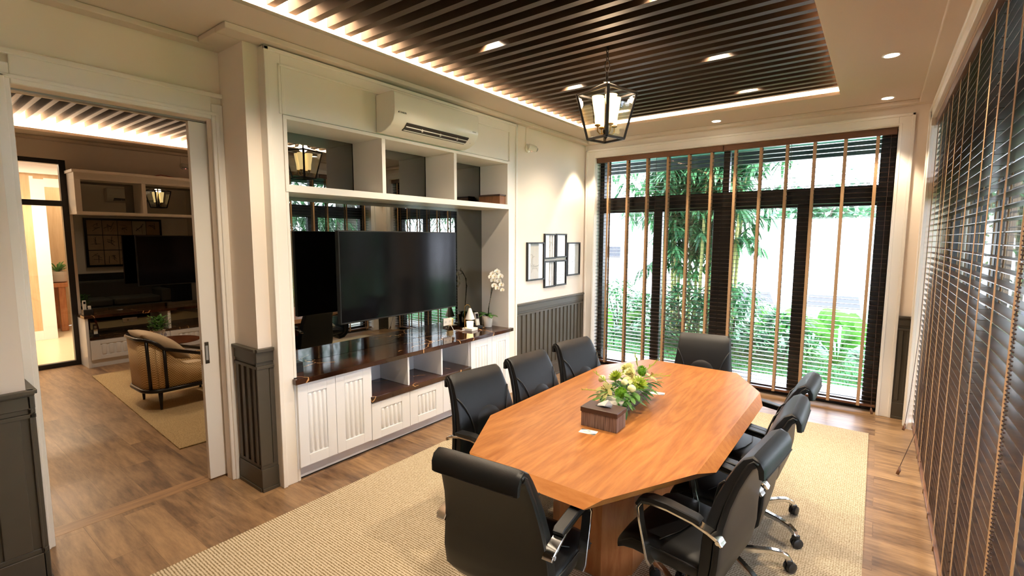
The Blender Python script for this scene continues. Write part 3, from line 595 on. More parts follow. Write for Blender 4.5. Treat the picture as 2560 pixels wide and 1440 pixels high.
# ------------------------------------------------------------------ conference chairs
def make_chair():
    c = empty('conference_chair', (0, 0, 0.01))
    # seat
    rs = []
    for y, z, hw, hh in [(-0.185, 0.40, 0.195, 0.03), (-0.165, 0.42, 0.215, 0.045), (-0.06, 0.425, 0.224, 0.052), (0.05, 0.430, 0.228, 0.055), (0.13, 0.432, 0.228, 0.055), (0.175, 0.418, 0.224, 0.05), (0.203, 0.388, 0.214, 0.035)]:
        rs.append(superring((0, y, z), (1, 0, 0), (0, 0, 1), hw, hh, 24, 0.5))
    s_ = MB(); s_.rings(rs); so = s_.build('seat', m_leather, c, smooth=50)
    for sx in (-0.226, 0.226): MB().tube([(sx * 0.93, -0.17, 0.435), (sx * 0.99, -0.06, 0.447), (sx, 0.05, 0.453), (sx, 0.13, 0.450), (sx * .97, 0.193, 0.405)], 0.0035, 6).build('piping', m_leather2, so, smooth=True)
    MB().tube([(-0.20, 0.02, 0.480), (-0.1, -0.02, 0.483), (0, -0.035, 0.483), (0.1, -0.02, 0.483), (0.20, 0.02, 0.480)], 0.0028, 6).build('seam', m_leather2, so, smooth=True)
    # backrest: outer shell and inner cushion along an S-shaped line that rolls over at the top
    path = [(-0.10, 0.335), (-0.152, 0.352), (-0.187, 0.40), (-0.199, 0.48), (-0.202, 0.56), (-0.210, 0.64), (-0.227, 0.72), (-0.252, 0.80), (-0.276, 0.858), (-0.293, 0.893), (-0.309, 0.907), (-0.325, 0.901), (-0.335, 0.882), (-0.338, 0.848)]
    wd = [0.185, 0.212, 0.230, 0.231, 0.224, 0.214, 0.204, 0.196, 0.190, 0.188, 0.187, 0.187, 0.186, 0.184]
    def loft(pts, ws, th, off, n=24, e=0.35):
        rs = []
        for i, (y, z) in enumerate(pts):
            a = Vector(pts[max(i - 1, 0)]); b_ = Vector(pts[min(i + 1, len(pts) - 1)]); t_ = (b_ - a).normalized(); nn = Vector((0, t_.y, -t_.x))
            hh = th[i] if hasattr(th, '__len__') else th
            oo = off[i] if hasattr(off, '__len__') else off
            rs.append(superring(Vector((0, y, z)) + nn * oo, (1, 0, 0), nn, ws[i], hh, n, e))
        m_ = MB(); m_.rings(rs); return m_
    # path direction is upward, so nn points to +y (the sitter's side)
    sh_ = loft(path[:11], [w_ + 0.006 for w_ in wd[:11]], 0.014, -0.012); bo = sh_.build('back_shell', m_leather, c, smooth=50)
    th = [0.018, 0.022, 0.027, 0.03, 0.03, 0.028, 0.025, 0.022, 0.02, 0.018, 0.017, 0.016, 0.016, 0.013]
    cu = loft(path, wd, th, [0.018, 0.02, 0.024, 0.026, 0.026, 0.024, 0.02, 0.016, 0.013, 0.008, 0.002, 0, 0, 0]); co = cu.build('backrest', m_leather, c, smooth=50)
    # rolled head flap hem at the rear
    MB().bar([(-0.168, -0.3505, 0.851), (0, -0.3505, 0.850), (0.168, -0.3505, 0.851)], 0.003, 0.005, (0, 0, 1)).build('flap_hem', m_leather2, co)
    for sx in (-1, 1):
        pts = []; pts2 = []
        for i in range(1, 12):
            y, z = path[i]; pts.append((sx * (wd[i] - 0.001), y - 0.002, z))
        MB().tube(pts, 0.0045, 6).build('side_piping', m_leather2, co, smooth=True)
        arc = []
        for k in range(9):
            a = k / 8; z = 0.56 + 0.25 * a; x = sx * (0.118 + 0.075 * a ** 2.4); 
            i = next(j for j in range(len(path) - 1) if path[j][1] <= z <= path[j + 1][1]); f = (z - path[i][1]) / (path[i + 1][1] - path[i][1]); y = path[i][0] * (1 - f) + path[i + 1][0] * f
            arc.append((x, y + 0.0565 - 0.006 * a - (0.014 if a > 0.95 else 0), z))
        MB().tube(arc, 0.0042, 6).build('seam', m_leather2, co, smooth=True)
    pad = MB(); pad.m = Matrix.Translation((0, -0.176, 0.60)) @ Matrix.Rotation(R(9), 4, 'X'); pad.ball((0, 0, 0), 0.145, 14, (0.95, 0.25, 1.0)); pad.build('lumbar_pad', m_leather, co, smooth=True)
    for sx in (-1, 1):
        X_ = sx * 0.252; q_ = lambda d: sx * d
        a = MB(); a.bar([(q_(.236), -0.238, 0.588), (q_(.238), -0.222, 0.606), (q_(.240), -0.190, 0.622), (q_(.238), -0.13, 0.636), (q_(.241), -0.03, 0.648), (q_(.243), 0.04, 0.648), (q_(.243), 0.075, 0.640), (q_(.243), 0.090, 0.615), (q_(.243), 0.082, 0.56), (q_(.242), 0.062, 0.475), (q_(.240), 0.046, 0.41), (q_(.236), 0.036, 0.388)],
            [0.040, 0.044, 0.044, 0.040, 0.038, 0.038, 0.040, 0.040, 0.038, 0.038, 0.042, 0.040], [0.012, 0.015, 0.013, 0.010, 0.009, 0.010, 0.013, 0.012, 0.010, 0.010, 0.012, 0.014], (1, 0, 0))
        ao = a.build('armrest', m_chrome, c, smooth=30)
        p_ = MB(); p_.bar([(q_(.237), -0.158, 0.645), (q_(.237), -0.143, 0.650), (q_(.241), -0.03, 0.665), (q_(.243), 0.035, 0.665), (q_(.243), 0.076, 0.655), (q_(.243), 0.096, 0.625)], [0.040, 0.046, 0.048, 0.048, 0.046, 0.040], [0.014, 0.024, 0.026, 0.024, 0.018, 0.010], (1, 0, 0)); p_.build('arm_pad', m_leather, ao, smooth=40)
        MB().tube([(q_(.250), -0.226, 0.600), (q_(.262), -0.226, 0.600)], 0.008, 10).build('bolt', m_chrome, ao, smooth=40)
    g = MB(); g.box(-0.09, 0.09, -0.12, 0.10, 0.345, 0.385); g.build('tilt_mechanism', m_plastic, c, bevel=0.008)
    g = MB(); g.lathe([(0.026, 0.075), (0.028, 0.08), (0.028, 0.20), (0.016, 0.205), (0.016, 0.36)], 16); g.build('gas_column', m_chrome, c, smooth=40).location = (0, -0.03, 0)
    base = MB(); base.lathe([(0.036, 0.06), (0.046, 0.065), (0.046, 0.105), (0.034, 0.118)], 20); base.build('base_hub', m_chrome, c, smooth=40).location = (0, -0.03, 0)
    for k in range(5):
        l = MB(); l.bar([(0.03, 0, 0.088), (0.12, 0, 0.100), (0.21, 0, 0.104), (0.265, 0, 0.098), (0.296, 0, 0.080), (0.302, 0, 0.060)], [0.040, 0.034, 0.030, 0.030, 0.030, 0.026], [0.036, 0.030, 0.024, 0.024, 0.026, 0.022], (0, 1, 0))
        lo_ = l.build('leg', m_chrome, c, smooth=40); lo_.rotation_euler = (0, 0, 2 * PI * k / 5); lo_.location = (0, -0.03, 0)
        w_ = MB(); 
        for s2 in (-1, 1): w_.m = Matrix.Translation((0.312, 0, 0.0285)) @ Matrix.Rotation(R(25 + 40 * (k % 3)), 4, 'Z') @ Matrix.Rotation(R(90), 4, 'X'); w_.lathe([(0.006, s2 * 0.003), (0.0275, s2 * 0.004), (0.0285, s2 * 0.009), (0.0265, s2 * 0.019), (0.014, s2 * 0.023)][::s2], 18)
        w_.m = Matrix.Translation((0.306, 0, 0)); w_.box(-0.013, 0.013, -0.017, 0.017, 0.045, 0.066)
        w_.build('caster', m_plastic, lo_, smooth=40)
    return c
ch0 = make_chair(); used = False
def place_chair(x, y, rz, star, label, legs=0):
    global used
    c = ch0 if not used else copy_tree(ch0); used = True
    c.location = (x + 0.014 * math.sin(rz), y - 0.014 * math.cos(rz), 0.01); c.rotation_euler = (0, 0, rz); n = 0
    for k in c.children:
        if k.name.split('.')[0] == 'leg': k.rotation_euler = (0, 0, 2 * PI * n / 5 + star - rz); n += 1
    tag(c, label, 'office chair', 'black leather chairs around the conference table')
place_chair(2.036, 1.808, R(4.8), R(20), 'black leather office chair at the near head of the table, its back to the viewer')
place_chair(1.594, 2.305, R(-98), R(160), 'black leather office chair on the cabinet side, nearest the viewer of its row')
place_chair(1.612, 2.839, R(-94), R(100), 'black leather office chair on the cabinet side, middle of its row')
place_chair(1.628, 3.386, R(-100), R(140), 'black leather office chair on the cabinet side, farthest along towards the far window')
place_chair(2.103, 3.958, R(188), R(70), 'black leather office chair at the far head of the table, facing the viewer')
place_chair(2.526, 2.295, R(84), R(65), 'black leather office chair on the blind side, nearest the viewer of its row')
place_chair(2.553, 2.82, R(90.8), R(27), 'black leather office chair on the blind side, middle of its row')
place_chair(2.553, 3.35, R(88.7), R(45), 'black leather office chair on the blind side, farthest of its row, near the window')

# ------------------------------------------------------------------ things on the table
tx = empty('tissue_box', (2.058, 2.468, TZ), R(2), label='brown woven tissue box with a white tissue on the conference table', cat='tissue box')
MB().box(-0.097, 0.097, -0.058, 0.058, 0, 0.075).build('box_body', m_woven, tx, bevel=0.002)
MB().box(-0.101, 0.101, -0.062, 0.062, 0.075, 0.101).build('lid', m_brown, tx, bevel=0.004)
l = MB(); l.lathe([(0.034, 0.0), (0.034, 0.0012)], 24); l.m = None; o = l.build('slot', m_plastic, tx); o.location = (-0.01, 0.0, 0.101); o.scale = (1, 0.5, 1)
t = MB(); t.add([(-0.034, -0.004, 0.101), (0.04, 0.006, 0.101), (0.048, 0.002, 0.118), (0.030, -0.004, 0.142), (0.018, 0.006, 0.139), (-0.03, 0.0, 0.112), (0.01, 0.016, 0.104), (0.012, -0.016, 0.112)],
    [(0, 7, 1), (1, 7, 2), (2, 7, 3), (3, 7, 4), (4, 7, 5), (5, 7, 0), (1, 2, 6), (2, 3, 6), (3, 4, 6), (4, 5, 6), (5, 0, 6)]); t.build('tissue', m_paper, tx)
def card(name, c, ang, label, w_=0.085, d_=0.052):
    e = empty(name, (c[0], c[1], TZ + 0.0002), ang, label=label, cat='card')
    P = [(-w_ / 2, -d_ / 2), (w_ / 2, -d_ / 2), (w_ / 2, d_ / 2), (-w_ / 2, d_ / 2)]
    MB().prism([(x, y, 0) for x, y in P], [(x, y, 0.0008) for x, y in P]).build('card_stock', m_cream_card, e)
    MB().add([(-w_ / 2, d_ / 2, 0.001), (-w_ / 2, d_ * .15, 0.001), (-w_ * .1, d_ / 2, 0.001)], [(0, 1, 2)]).build('corner_band', m_bluegrey, e)
    MB().add([(w_ / 2, -d_ / 2, 0.001), (w_ / 2, -d_ * .1, 0.001), (w_ * .1, -d_ / 2, 0.001)], [(0, 1, 2)]).build('corner_band', m_bluegrey, e)
    MB().box(-0.008, 0.008, 0.008, 0.014, 0.0008, 0.0010).build('emblem', m_bluegrey, e)
    for k in range(3): MB().box(-0.026 + 0.004 * k, 0.024 - 0.004 * k, -0.002 - 0.006 * k, -0.0005 - 0.006 * k, 0.0008, 0.0010).build('text_line', m_ink_red, e)
m_cream_card = mat('cream_card', hx('f2ecd8')[:3], 0.5); m_bluegrey = mat('slate_print', hx('4a5058')[:3], 0.5); m_ink_red = mat('terracotta_print', hx('b0765a')[:3], 0.5)
card('name_card', (2.036, 2.350), R(8), 'small cream card lying in front of the tissue box')
card('name_card', (2.09, 3.150), R(12), 'small cream card lying behind the flower arrangement')
fl = empty('flower_arrangement', (2.03, 2.82, TZ), label='low arrangement of lime and cream flowers in a grey planter on the table', cat='flowers')
p = MB(); p.prism([(-0.045, -0.20, 0), (0.045, -0.20, 0), (0.045, 0.20, 0), (-0.045, 0.20, 0)], [(-0.068, -0.235, 0.078), (0.068, -0.235, 0.078), (0.068, 0.235, 0.078), (-0.068, 0.235, 0.078)]); po = p.build('planter', m_conc, fl, bevel=0.003)
wv = MB()
for sx in (-1, 1):
    for k in range(-2, 26):
        for dr_ in (-1, 1):
            y0 = -0.22 + 0.018 * k; y1 = y0 + dr_ * 0.07
            def pt(y, f): return (sx * (0.0462 + 0.023 * f), max(-0.20 - 0.03 * f, min(0.20 + 0.03 * f, y)), 0.002 + 0.074 * f)
            if abs(y0) < 0.2 and abs(y1) < 0.22: wv.tube([pt(y0, 0), pt(y1, 1)], 0.0011, 4)
for sy in (-1, 1):
    for k in range(-3, 4):
        for dr_ in (-1, 1): wv.tube([(0.013 * k, sy * 0.2012, 0.002), (0.013 * k + dr_ * 0.02, sy * 0.236, 0.076)], 0.0011, 4)
tag(wv.build('lattice_weave', m_wire, po), kind='stuff')
rng = random.Random(3)
def flower(kind, p, r, d=(0, 0, 1)):
    p = Vector(p); d = Vector(d).normalized(); e1 = d.cross(Vector((0.3, 0.9, 0.1))).normalized(); e2 = d.cross(e1); f = MB()
    if kind == 'mum':
        for ring_, (el, L_) in enumerate([(0.05, 1.0), (0.4, .95), (0.75, .8), (1.1, .6), (1.4, .4)]):
            for k in range(16 - 2 * ring_):
                a = 2 * PI * (k + 0.5 * (ring_ % 2)) / (16 - 2 * ring_); dd = (e1 * math.cos(a) + e2 * math.sin(a)) * math.cos(el) + d * math.sin(el); f.leaf(p, dd, r * L_, r * 0.26, d, -0.15, 3)
        return f.build('chrysanthemum', m_lime, fl)
    if kind == 'trick':
        for k in range(260):
            z = rng.uniform(-0.2, 1); a = rng.uniform(0, 2 * PI); q = math.sqrt(max(0, 1 - z * z)); dd = (e1 * math.cos(a) + e2 * math.sin(a)) * q + d * z; f.leaf(p + dd * r * 0.6, dd, r * 0.42, r * 0.09, d, 0, 2) if False else f.leaf(p + dd * r * 0.6, dd, r * 0.42, r * 0.10, d, 0.0, 3)
        f.ball(p, r * 0.62, 7); return f.build('green_ball_flower', m_limed, fl)
    if kind == 'lily':
        for k in range(6):
            a = 2 * PI * k / 6; el = 0.45; dd = (e1 * math.cos(a) + e2 * math.sin(a)) * math.cos(el) + d * math.sin(el); f.leaf(p, dd, r, r * 0.42, d, 0.35, 5)
        o = f.build('lily', m_lily, fl)
        for k in range(5):
            a = 2 * PI * k / 5; dd = d + (e1 * math.cos(a) + e2 * math.sin(a)) * 0.25; st = MB(); st.tube([p, p + dd * r * 0.55], 0.001, 4); st.ball(p + dd * r * 0.55, 0.0035, 4); st.build('stamen', m_brass, o)
        return o
    if kind == 'bud':
        rs = []
        for t_, w_ in ((0, .3), (.2, .85), (.45, 1), (.7, .85), (.9, .5), (1, .2)):
            rs.append([p + d * (r * 1.7 * t_) + (e1 * math.cos(2 * PI * k / 12) + e2 * math.sin(2 * PI * k / 12)) * r * w_ * (1 + 0.06 * (k % 3)) for k in range(12)])
        f.rings(rs); o = f.build('rose_bud', m_cream, fl, smooth=True)
        g = MB()
        for k in range(4):
            a = 2 * PI * k / 4; g.leaf(p, (e1 * math.cos(a) + e2 * math.sin(a)) + d * 1.2, r * 1.1, r * .5, d, 0, 3)
        g.build('sepals', m_leafd, o); return o
    if kind == 'rose':
        for ring_, (el, L_) in enumerate([(0.35, 1.0), (0.75, .9), (1.1, .75), (1.35, .6)]):
            for k in range(7 - ring_):
                a = 2 * PI * (k + 0.5 * (ring_ % 2)) / (7 - ring_); dd = (e1 * math.cos(a) + e2 * math.sin(a)) * math.cos(el) + d * math.sin(el); f.leaf(p, dd, r * L_, r * 0.9, d, -0.1, 4)
        return f.build('cream_rose', m_cream, fl)
for k, q, r, d in [('lily', (-0.045, -0.165, 0.125), 0.070, (-0.3, -0.9, 0.7)), ('bud', (-0.115, -0.06, 0.140), 0.022, (-0.6, -0.3, 0.8)), ('mum', (-0.055, -0.03, 0.165), 0.048, (-0.3, -0.5, 1)),
                   ('trick', (0.025, -0.135, 0.115), 0.036, (0.2, -0.8, 0.7)), ('bud', (0.02, -0.075, 0.150), 0.019, (0.1, -0.5, 1)), ('bud', (0.062, -0.09, 0.128), 0.022, (0.5, -0.5, 0.8)),
                   ('rose', (-0.045, 0.11, 0.180), 0.050, (-0.2, -0.2, 1)), ('rose', (-0.005, 0.05, 0.175), 0.040, (-0.1, -0.6, 1)), ('lily', (0.02, 0.02, 0.160), 0.062, (0.2, -0.4, 1)),
                   ('mum', (0.070, 0.015, 0.135), 0.052, (0.7, -0.5, 0.8)), ('trick', (0.02, 0.17, 0.165), 0.040, (0, 0, 1)), ('mum', (-0.075, 0.17, 0.14), 0.045, (-0.6, 0, 1)), ('lily', (0.075, 0.15, 0.15), 0.05, (0.5, 0.2, 0.8)), ('rose', (-0.09, 0.05, 0.135), 0.04, (-0.7, 0, .8))]:
    flower(k, q, r, d)
g = MB()
for k in range(150):
    y = rng.uniform(-0.24, 0.25); sx = rng.choice((-1, 1)); x = sx * rng.uniform(0.0, 0.08); a = rng.uniform(-0.7, 0.7)
    g.leaf((x, y, rng.uniform(0.072, 0.13)), (sx * rng.uniform(0.3, 1), a + (y * 3), rng.uniform(-0.25, 0.7)), rng.uniform(0.05, 0.11), rng.uniform(0.012, 0.03), (0, 0, 1), rng.uniform(0.1, 0.6), 4)
tag(g.build('foliage', m_leafd, fl), kind='stuff')
for (x, y, z), d in [((-0.10, -0.16, 0.11), (-0.95, -0.5, 0.15)), ((-0.08, -0.10, 0.15), (-0.9, -0.1, 0.7)), ((0.08, 0.12, 0.16), (0.9, 0.3, 0.4)), ((0.09, 0.18, 0.15), (0.9, 0.6, 0.15)), ((0.03, 0.22, 0.17), (0.5, 0.6, 0.7)), ((-0.02, 0.2, 0.19), (-0.3, 0.1, 1))]:
    s_ = MB(); d = Vector(d).normalized(); p0 = Vector((x, y, z)) - d * 0.05; p1 = Vector((x, y, z)) + d * 0.095 + Vector((0, 0, -0.012)); s_.tube([p0, Vector((x, y, z)) + d * 0.03, p1], [0.002, 0.0016, 0.001], 5)
    for k in range(9): s_.leaf(p0.lerp(p1, 0.35 + 0.07 * k), d + Vector((rng.uniform(-.6, .6), rng.uniform(-.6, .6), rng.uniform(-.2, .7))), 0.026, 0.008, (0, 0, 1), 0, 3)
    s_.build('spray', m_lime, fl)

# ------------------------------------------------------------------ lantern
la = empty('lantern_pendant', (1.56, 3.43, 2.386), R(-16), label='black iron lantern with four glowing frosted shades hanging over the table', cat='pendant lamp')
def ringsq(r, z): return [Vector((r * math.cos(R(-45 + 90 * k)), r * math.sin(R(-45 + 90 * k)), z)) for k in range(4)]
T_, B_ = ringsq(0.182, 0.272), ringsq(0.112, 0.0)
fr = MB()
for k in range(4):
    out = (B_[k] + T_[k]); out.z = 0
    fr.bar([B_[k], T_[k]], 0.019, 0.014, Vector((-out.y, out.x, 0))); fr.bar([T_[k], T_[(k + 1) % 4]], 0.015, 0.013, (0, 0, 1)); fr.bar([B_[k], B_[(k + 1) % 4]], 0.014, 0.012, (0, 0, 1))
fr.build('frame', m_iron, la)
for k in range(4): MB().prism([B_[k] * 0.995, B_[(k + 1) % 4] * 0.995, B_[(k + 1) % 4] * 0.975, B_[k] * 0.975], [T_[k] * 0.995, T_[(k + 1) % 4] * 0.995, T_[(k + 1) % 4] * 0.985, T_[k] * 0.985]).build('glass_panel', m_pane, la)
rf = MB()
for k in range(4): rf.tube([T_[k], Vector((0, 0, 0.345))], 0.0035, 6)
rf.build('roof_rods', m_iron, la, smooth=True)
fn = MB(); fn.lathe([(0.004, 0.05), (0.010, 0.055), (0.010, 0.335), (0.022, 0.338), (0.022, 0.346), (0.008, 0.352), (0.008, 0.40)], 10); fn.lathe([(0.0, -0.005), (0.012, 0.012), (0.018, 0.03), (0.018, 0.055), (0.004, 0.06)], 12); fn.build('centre_stem', m_iron, la, smooth=40)
fn = MB(); 
for a in (0, 90):
    fn.m = Matrix.Rotation(R(a), 4, 'Z'); fn.tube([(-0.004, 0, 0.40), (-0.02, 0, 0.43), (-0.018, 0, 0.455), (0, 0, 0.475), (0.018, 0, 0.455), (0.02, 0, 0.43), (0.004, 0, 0.40)], 0.0025, 6)
fn.m = None; fn.build('finial', m_iron, la, smooth=True)
for k in range(4):
    a = R(-20 + 90 * k); cx_, cy_ = 0.058 * math.cos(a), 0.058 * math.sin(a); ar = MB(); ar.tube([(0.01 * math.cos(a), 0.01 * math.sin(a), 0.035), (0.04 * math.cos(a), 0.04 * math.sin(a), 0.028), (cx_, cy_, 0.045), (cx_, cy_, 0.072)], 0.0035, 6)
    ar.lathe([(0.006, 0.070), (0.018, 0.076), (0.018, 0.082), (0.013, 0.084)], 14, (cx_, cy_, 0)); aro = ar.build('lamp_arm', m_brass, la, smooth=40)
    s_ = MB(); s_.lathe([(0.014, 0.084), (0.017, 0.10), (0.019, 0.135), (0.027, 0.18), (0.034, 0.225), (0.037, 0.252), (0.034, 0.253), (0.024, 0.18), (0.014, 0.10)], 24, (cx_, cy_, 0)); s_.build('lamp_shade', m_shade, aro, smooth=60)
cn = MB(); z = 0.47
k = 0
while z < 0.60:
    cn.m = Matrix.Translation((0, 0, z)) @ Matrix.Rotation(R(90 * (k % 2)), 4, 'Z'); n = 10
    cn.tube([(0.008 * math.cos(2 * PI * j / n), 0, 0.014 * math.sin(2 * PI * j / n) + 0.012) for j in range(n + 1)], 0.0022, 5, cap=False); z += 0.022; k += 1
cn.m = None; cn.tube([(0.006, 0.004, 0.47), (-0.006, 0.0, 0.53), (0.006, 0.003, 0.61)], 0.0015, 5); cn.build('chain', m_iron, la, smooth=True)
la.scale = (1.12, 1.12, 1.12)
light('lantern_glow', 'POINT', (1.56, 3.43, 2.735), 8, WARM, shadow_soft_size=0.05)

# ------------------------------------------------------------------ counter things
lp = empty('candle_warmer_lamp', (-0.23, 4.0, 0.737), R(8), label='small candle warmer lamp with white cone shade and lit candle on the marble counter', cat='lamp')
MB().box(-0.062, 0.062, -0.055, 0.055, 0, 0.026).build('base', m_trim, lp, bevel=0.003)
p = MB(); p.tube([(-0.035, -0.045, 0.026), (-0.035, -0.045, 0.24)] + [(-0.035 + 0.018 * (1 - math.cos(a)), -0.045 + 0.024 * (1 - math.cos(a)), 0.24 + 0.03 * math.sin(a)) for a in (0.4, 0.9, 1.4, 1.9, 2.4, 2.9)] + [(0.0, 0.003, 0.225)], 0.003, 6); p.build('pole', m_brass, lp, smooth=True)
s_ = MB(); s_.lathe([(0.010, 0.232), (0.014, 0.228), (0.052, 0.118), (0.050, 0.117), (0.012, 0.224)], 28); s_.build('lamp_shade', m_trim, lp, smooth=60)
c_ = MB(); c_.lathe([(0.030, 0.026), (0.033, 0.032), (0.038, 0.092), (0.035, 0.092), (0.034, 0.075), (0.0, 0.074)], 24); c_.build('candle', m_candle, lp, smooth=50)
light('candle_warmer_bulb', 'SPOT', (-0.23, 4.0, 0.90), 3.5, WARM, spot_size=R(80), spot_blend=0.5, shadow_soft_size=0.02)
cb_ = MB(); cb_.tube([(-0.245, 3.935, 0.745), (-0.26, 3.90, 0.742), (-0.30, 3.905, 0.741), (-0.33, 3.86, 0.745), (-0.35, 3.84, 0.80), (-0.362, 3.85, 0.855)], 0.003, 6); tag(cb_.build('power_cable', m_trim, smooth=True), 'white power cable looping from the candle warmer lamp up to the socket', 'cable')
so = empty('wall_socket', (-0.3742, 3.80, 0.835), label='white wall socket plate on the smoked mirror just above the marble counter', cat='socket')
MB().box(0, 0.008, -0.05, 0.07, -0.035, 0.04).build('plate', m_trim, so, bevel=0.002)
for y in (-0.02, 0.04): MB().box(0.008, 0.009, y - 0.008, y - 0.004, -0.008, 0.012).box(0.008, 0.009, y + 0.004, y + 0.008, -0.008, 0.012).build('slots', m_grey, so)
ph = empty('cordless_phone', (-0.245, 4.135, 0.737), R(-12), label='grey cordless phone standing in its black cradle beside the candle lamp', cat='phone')
b = MB(); b.box(-0.04, 0.05, -0.035, 0.035, 0, 0.035); b.build('cradle', m_plastic, ph, bevel=0.006)
b = MB(); b.m = Matrix.Translation((0.0, 0, 0.012)) @ Matrix.Rotation(R(-14), 4, 'Y'); b.box(0.0, 0.022, -0.024, 0.024, 0.0, 0.155); b.build('handset', m_grey, ph, bevel=0.005)
b = MB(); b.m = Matrix.Translation((0.0, 0, 0.012)) @ Matrix.Rotation(R(-14), 4, 'Y'); b.box(0.022, 0.0232, -0.017, 0.017, 0.088, 0.142); b.build('display', m_tv, ph)
for r_i in range(4):
    for c_i in range(3):
        b = MB(); b.m = Matrix.Translation((0.0, 0, 0.012)) @ Matrix.Rotation(R(-14), 4, 'Y'); b.box(0.022, 0.0236, -0.016 + 0.0115 * c_i, -0.007 + 0.0115 * c_i, 0.022 + 0.015 * r_i, 0.032 + 0.015 * r_i); b.build('key', m_trim, ph)
b = MB(); b.m = Matrix.Translation((-0.03, -0.075, 0)) @ Matrix.Rotation(R(8), 4, 'Y'); b.box(0, 0.03, -0.02, 0.02, 0, 0.14); 
sp = tag(b.build('speaker', m_plastic, bevel=0.005), 'narrow black upright handset behind the candle warmer lamp on the counter', 'handset'); sp.location = (-0.29, 4.16, 0.737)
oc = empty('potted_orchid', (-0.205, 4.262, 0.737), label='white orchid in a white pot at the end of the marble counter', cat='plant')
p = MB(); p.lathe([(0.040, 0), (0.044, 0.003), (0.058, 0.118), (0.059, 0.124), (0.053, 0.124), (0.050, 0.105), (0.0, 0.105)], 28); p.build('pot', m_pot, oc, smooth=50)
p = MB()
for k in range(40): p.ball((rng.uniform(-.035, .035), rng.uniform(-.035, .035), 0.108 + rng.uniform(0, .012)), 0.009, 4, (1, 1, .6))
tag(p.build('potting_bark', m_bark, oc), kind='stuff')
for a, L_, w_, dr_, up in [(200, .20, .055, .55, .7), (235, .17, .05, .9, .9), (170, .17, .05, .35, .55), (20, .13, .05, .5, .5), (330, .15, .055, .7, .8), (290, .14, .05, .4, .9), (100, .1, .05, .5, 1.0)]:
    p = MB(); p.leaf((0, 0, 0.118), (math.cos(R(a)) if True else 0, math.sin(R(a)) * 1.0, up), L_, w_, (0, 0, 1), dr_, 7); o = p.build('leaf', m_oleaf, oc, smooth=True); sl = o.modifiers.new('solid', 'SOLIDIFY'); sl.thickness = 0.002
for pts in ([(0, 0, 0.11), (0.0, 0.01, 0.2), (0.01, 0.035, 0.32), (0.01, 0.05, 0.42), (0.03, 0.045, 0.52), (0.06, 0.03, 0.585), (0.10, 0.01, 0.60), (0.14, -0.01, 0.57)], [(0.005, 0.005, 0.11), (0.005, 0.018, 0.25), (0.02, 0.05, 0.40), (0.04, 0.07, 0.5), (0.09, 0.07, 0.56), (0.14, 0.055, 0.54), (0.17, 0.045, 0.47)]):
    p = MB(); p.tube(pts, [0.0032] * (len(pts) - 2) + [0.002, 0.0015], 6)
    for q in pts[1:4]: p.ball(q, 0.006, 5)
    p.build('stem', m_stem, oc, smooth=True)
for x, y, z, r in [(0.05, 0.02, 0.575, .036), (0.09, 0.045, 0.60, .037), (0.10, -0.01, 0.555, .036), (0.07, 0.005, 0.515, .036), (0.13, 0.05, 0.555, .036), (0.11, 0.055, 0.505, .034), (0.075, 0.015, 0.455, .034), (0.14, 0.055, 0.465, .032), (0.105, 0.03, 0.43, .03), (0.15, 0.06, 0.41, .026), (0.06, -0.025, 0.55, .03)]:
    f = MB(); d = Vector((0.75, -0.62, rng.uniform(-0.15, 0.1))).normalized(); e1 = Vector((0, 0, 1)); e1 = (e1 - d * e1.dot(d)).normalized(); e2 = d.cross(e1); c = Vector((x, y, z))
    for k, (a, L_, w_) in enumerate([(90, 1, .75), (210, 1, .7), (330, 1, .7), (10, 1.0, 1.15), (170, 1.0, 1.15)]):
        dd = e2 * math.cos(R(a)) + e1 * math.sin(R(a)) + d * (0.15 + 0.05 * (k > 2)); f.leaf(c + d * 0.002 * (k > 2), dd, r * L_, r * w_, d, 0.05, 5)
    o = f.build('blossom', m_orch, oc); g = MB(); g.ball(c + d * 0.008, 0.006, 5); g.build('blossom_centre', m_orchc, o)
bx_ = empty('set_top_box', (-0.23, 2.035, 0.737), label='small black box at the left end of the marble counter', cat='box')
MB().box(-0.11, 0.11, -0.055, 0.055, 0, 0.045).build('lower_shell', m_tvb, bx_, bevel=0.002); MB().box(-0.108, 0.108, -0.053, 0.053, 0.045, 0.072).build('upper_shell', m_plastic, bx_, bevel=0.002)
bb = empty('storage_box', (-0.10, 4.285, 2.044), label='brown woven box in the right-hand bay of the wall shelf', cat='box')
MB().box(-0.20, 0.085, -0.055, 0.045, 0, 0.086).build('box_body', m_woven2, bb, bevel=0.004); MB().box(-0.203, 0.088, -0.058, 0.048, 0.086, 0.102).build('lid', m_brown, bb, bevel=0.004)

# ------------------------------------------------------------------ framed pictures on the cream wall
def framed(y0, y1, z0, z1, label, kind):
    e = empty('framed_picture', (-0.02, y0, z0), label=label, cat='picture', group='small black framed line drawings by the window')
    L_, h_ = y1 - y0, z1 - z0; b = 0.017; f = MB(); f.box(0, 0.026, 0, L_, 0, b).box(0, 0.026, 0, L_, h_ - b, h_).box(0, 0.026, 0, b, b, h_ - b).box(0, 0.026, L_ - b, L_, b, h_ - b); f.build('frame', m_tvb, e, bevel=0.002)
    MB().box(0.002, 0.008, b, L_ - b, b, h_ - b).build('print', m_paper, e)
    MB().box(0.0135, 0.0145, b, L_ - b, b, h_ - b).build('glass', m_pane, e)
    k = MB(); X_ = 0.009; P = lambda u, v: (X_, b + u * (L_ - 2 * b), b + v * (h_ - 2 * b))
    for st in kind: k.tube([P(u, v) for u, v in st], 0.0009, 4)
    k.build('line_drawing', m_ink, e)
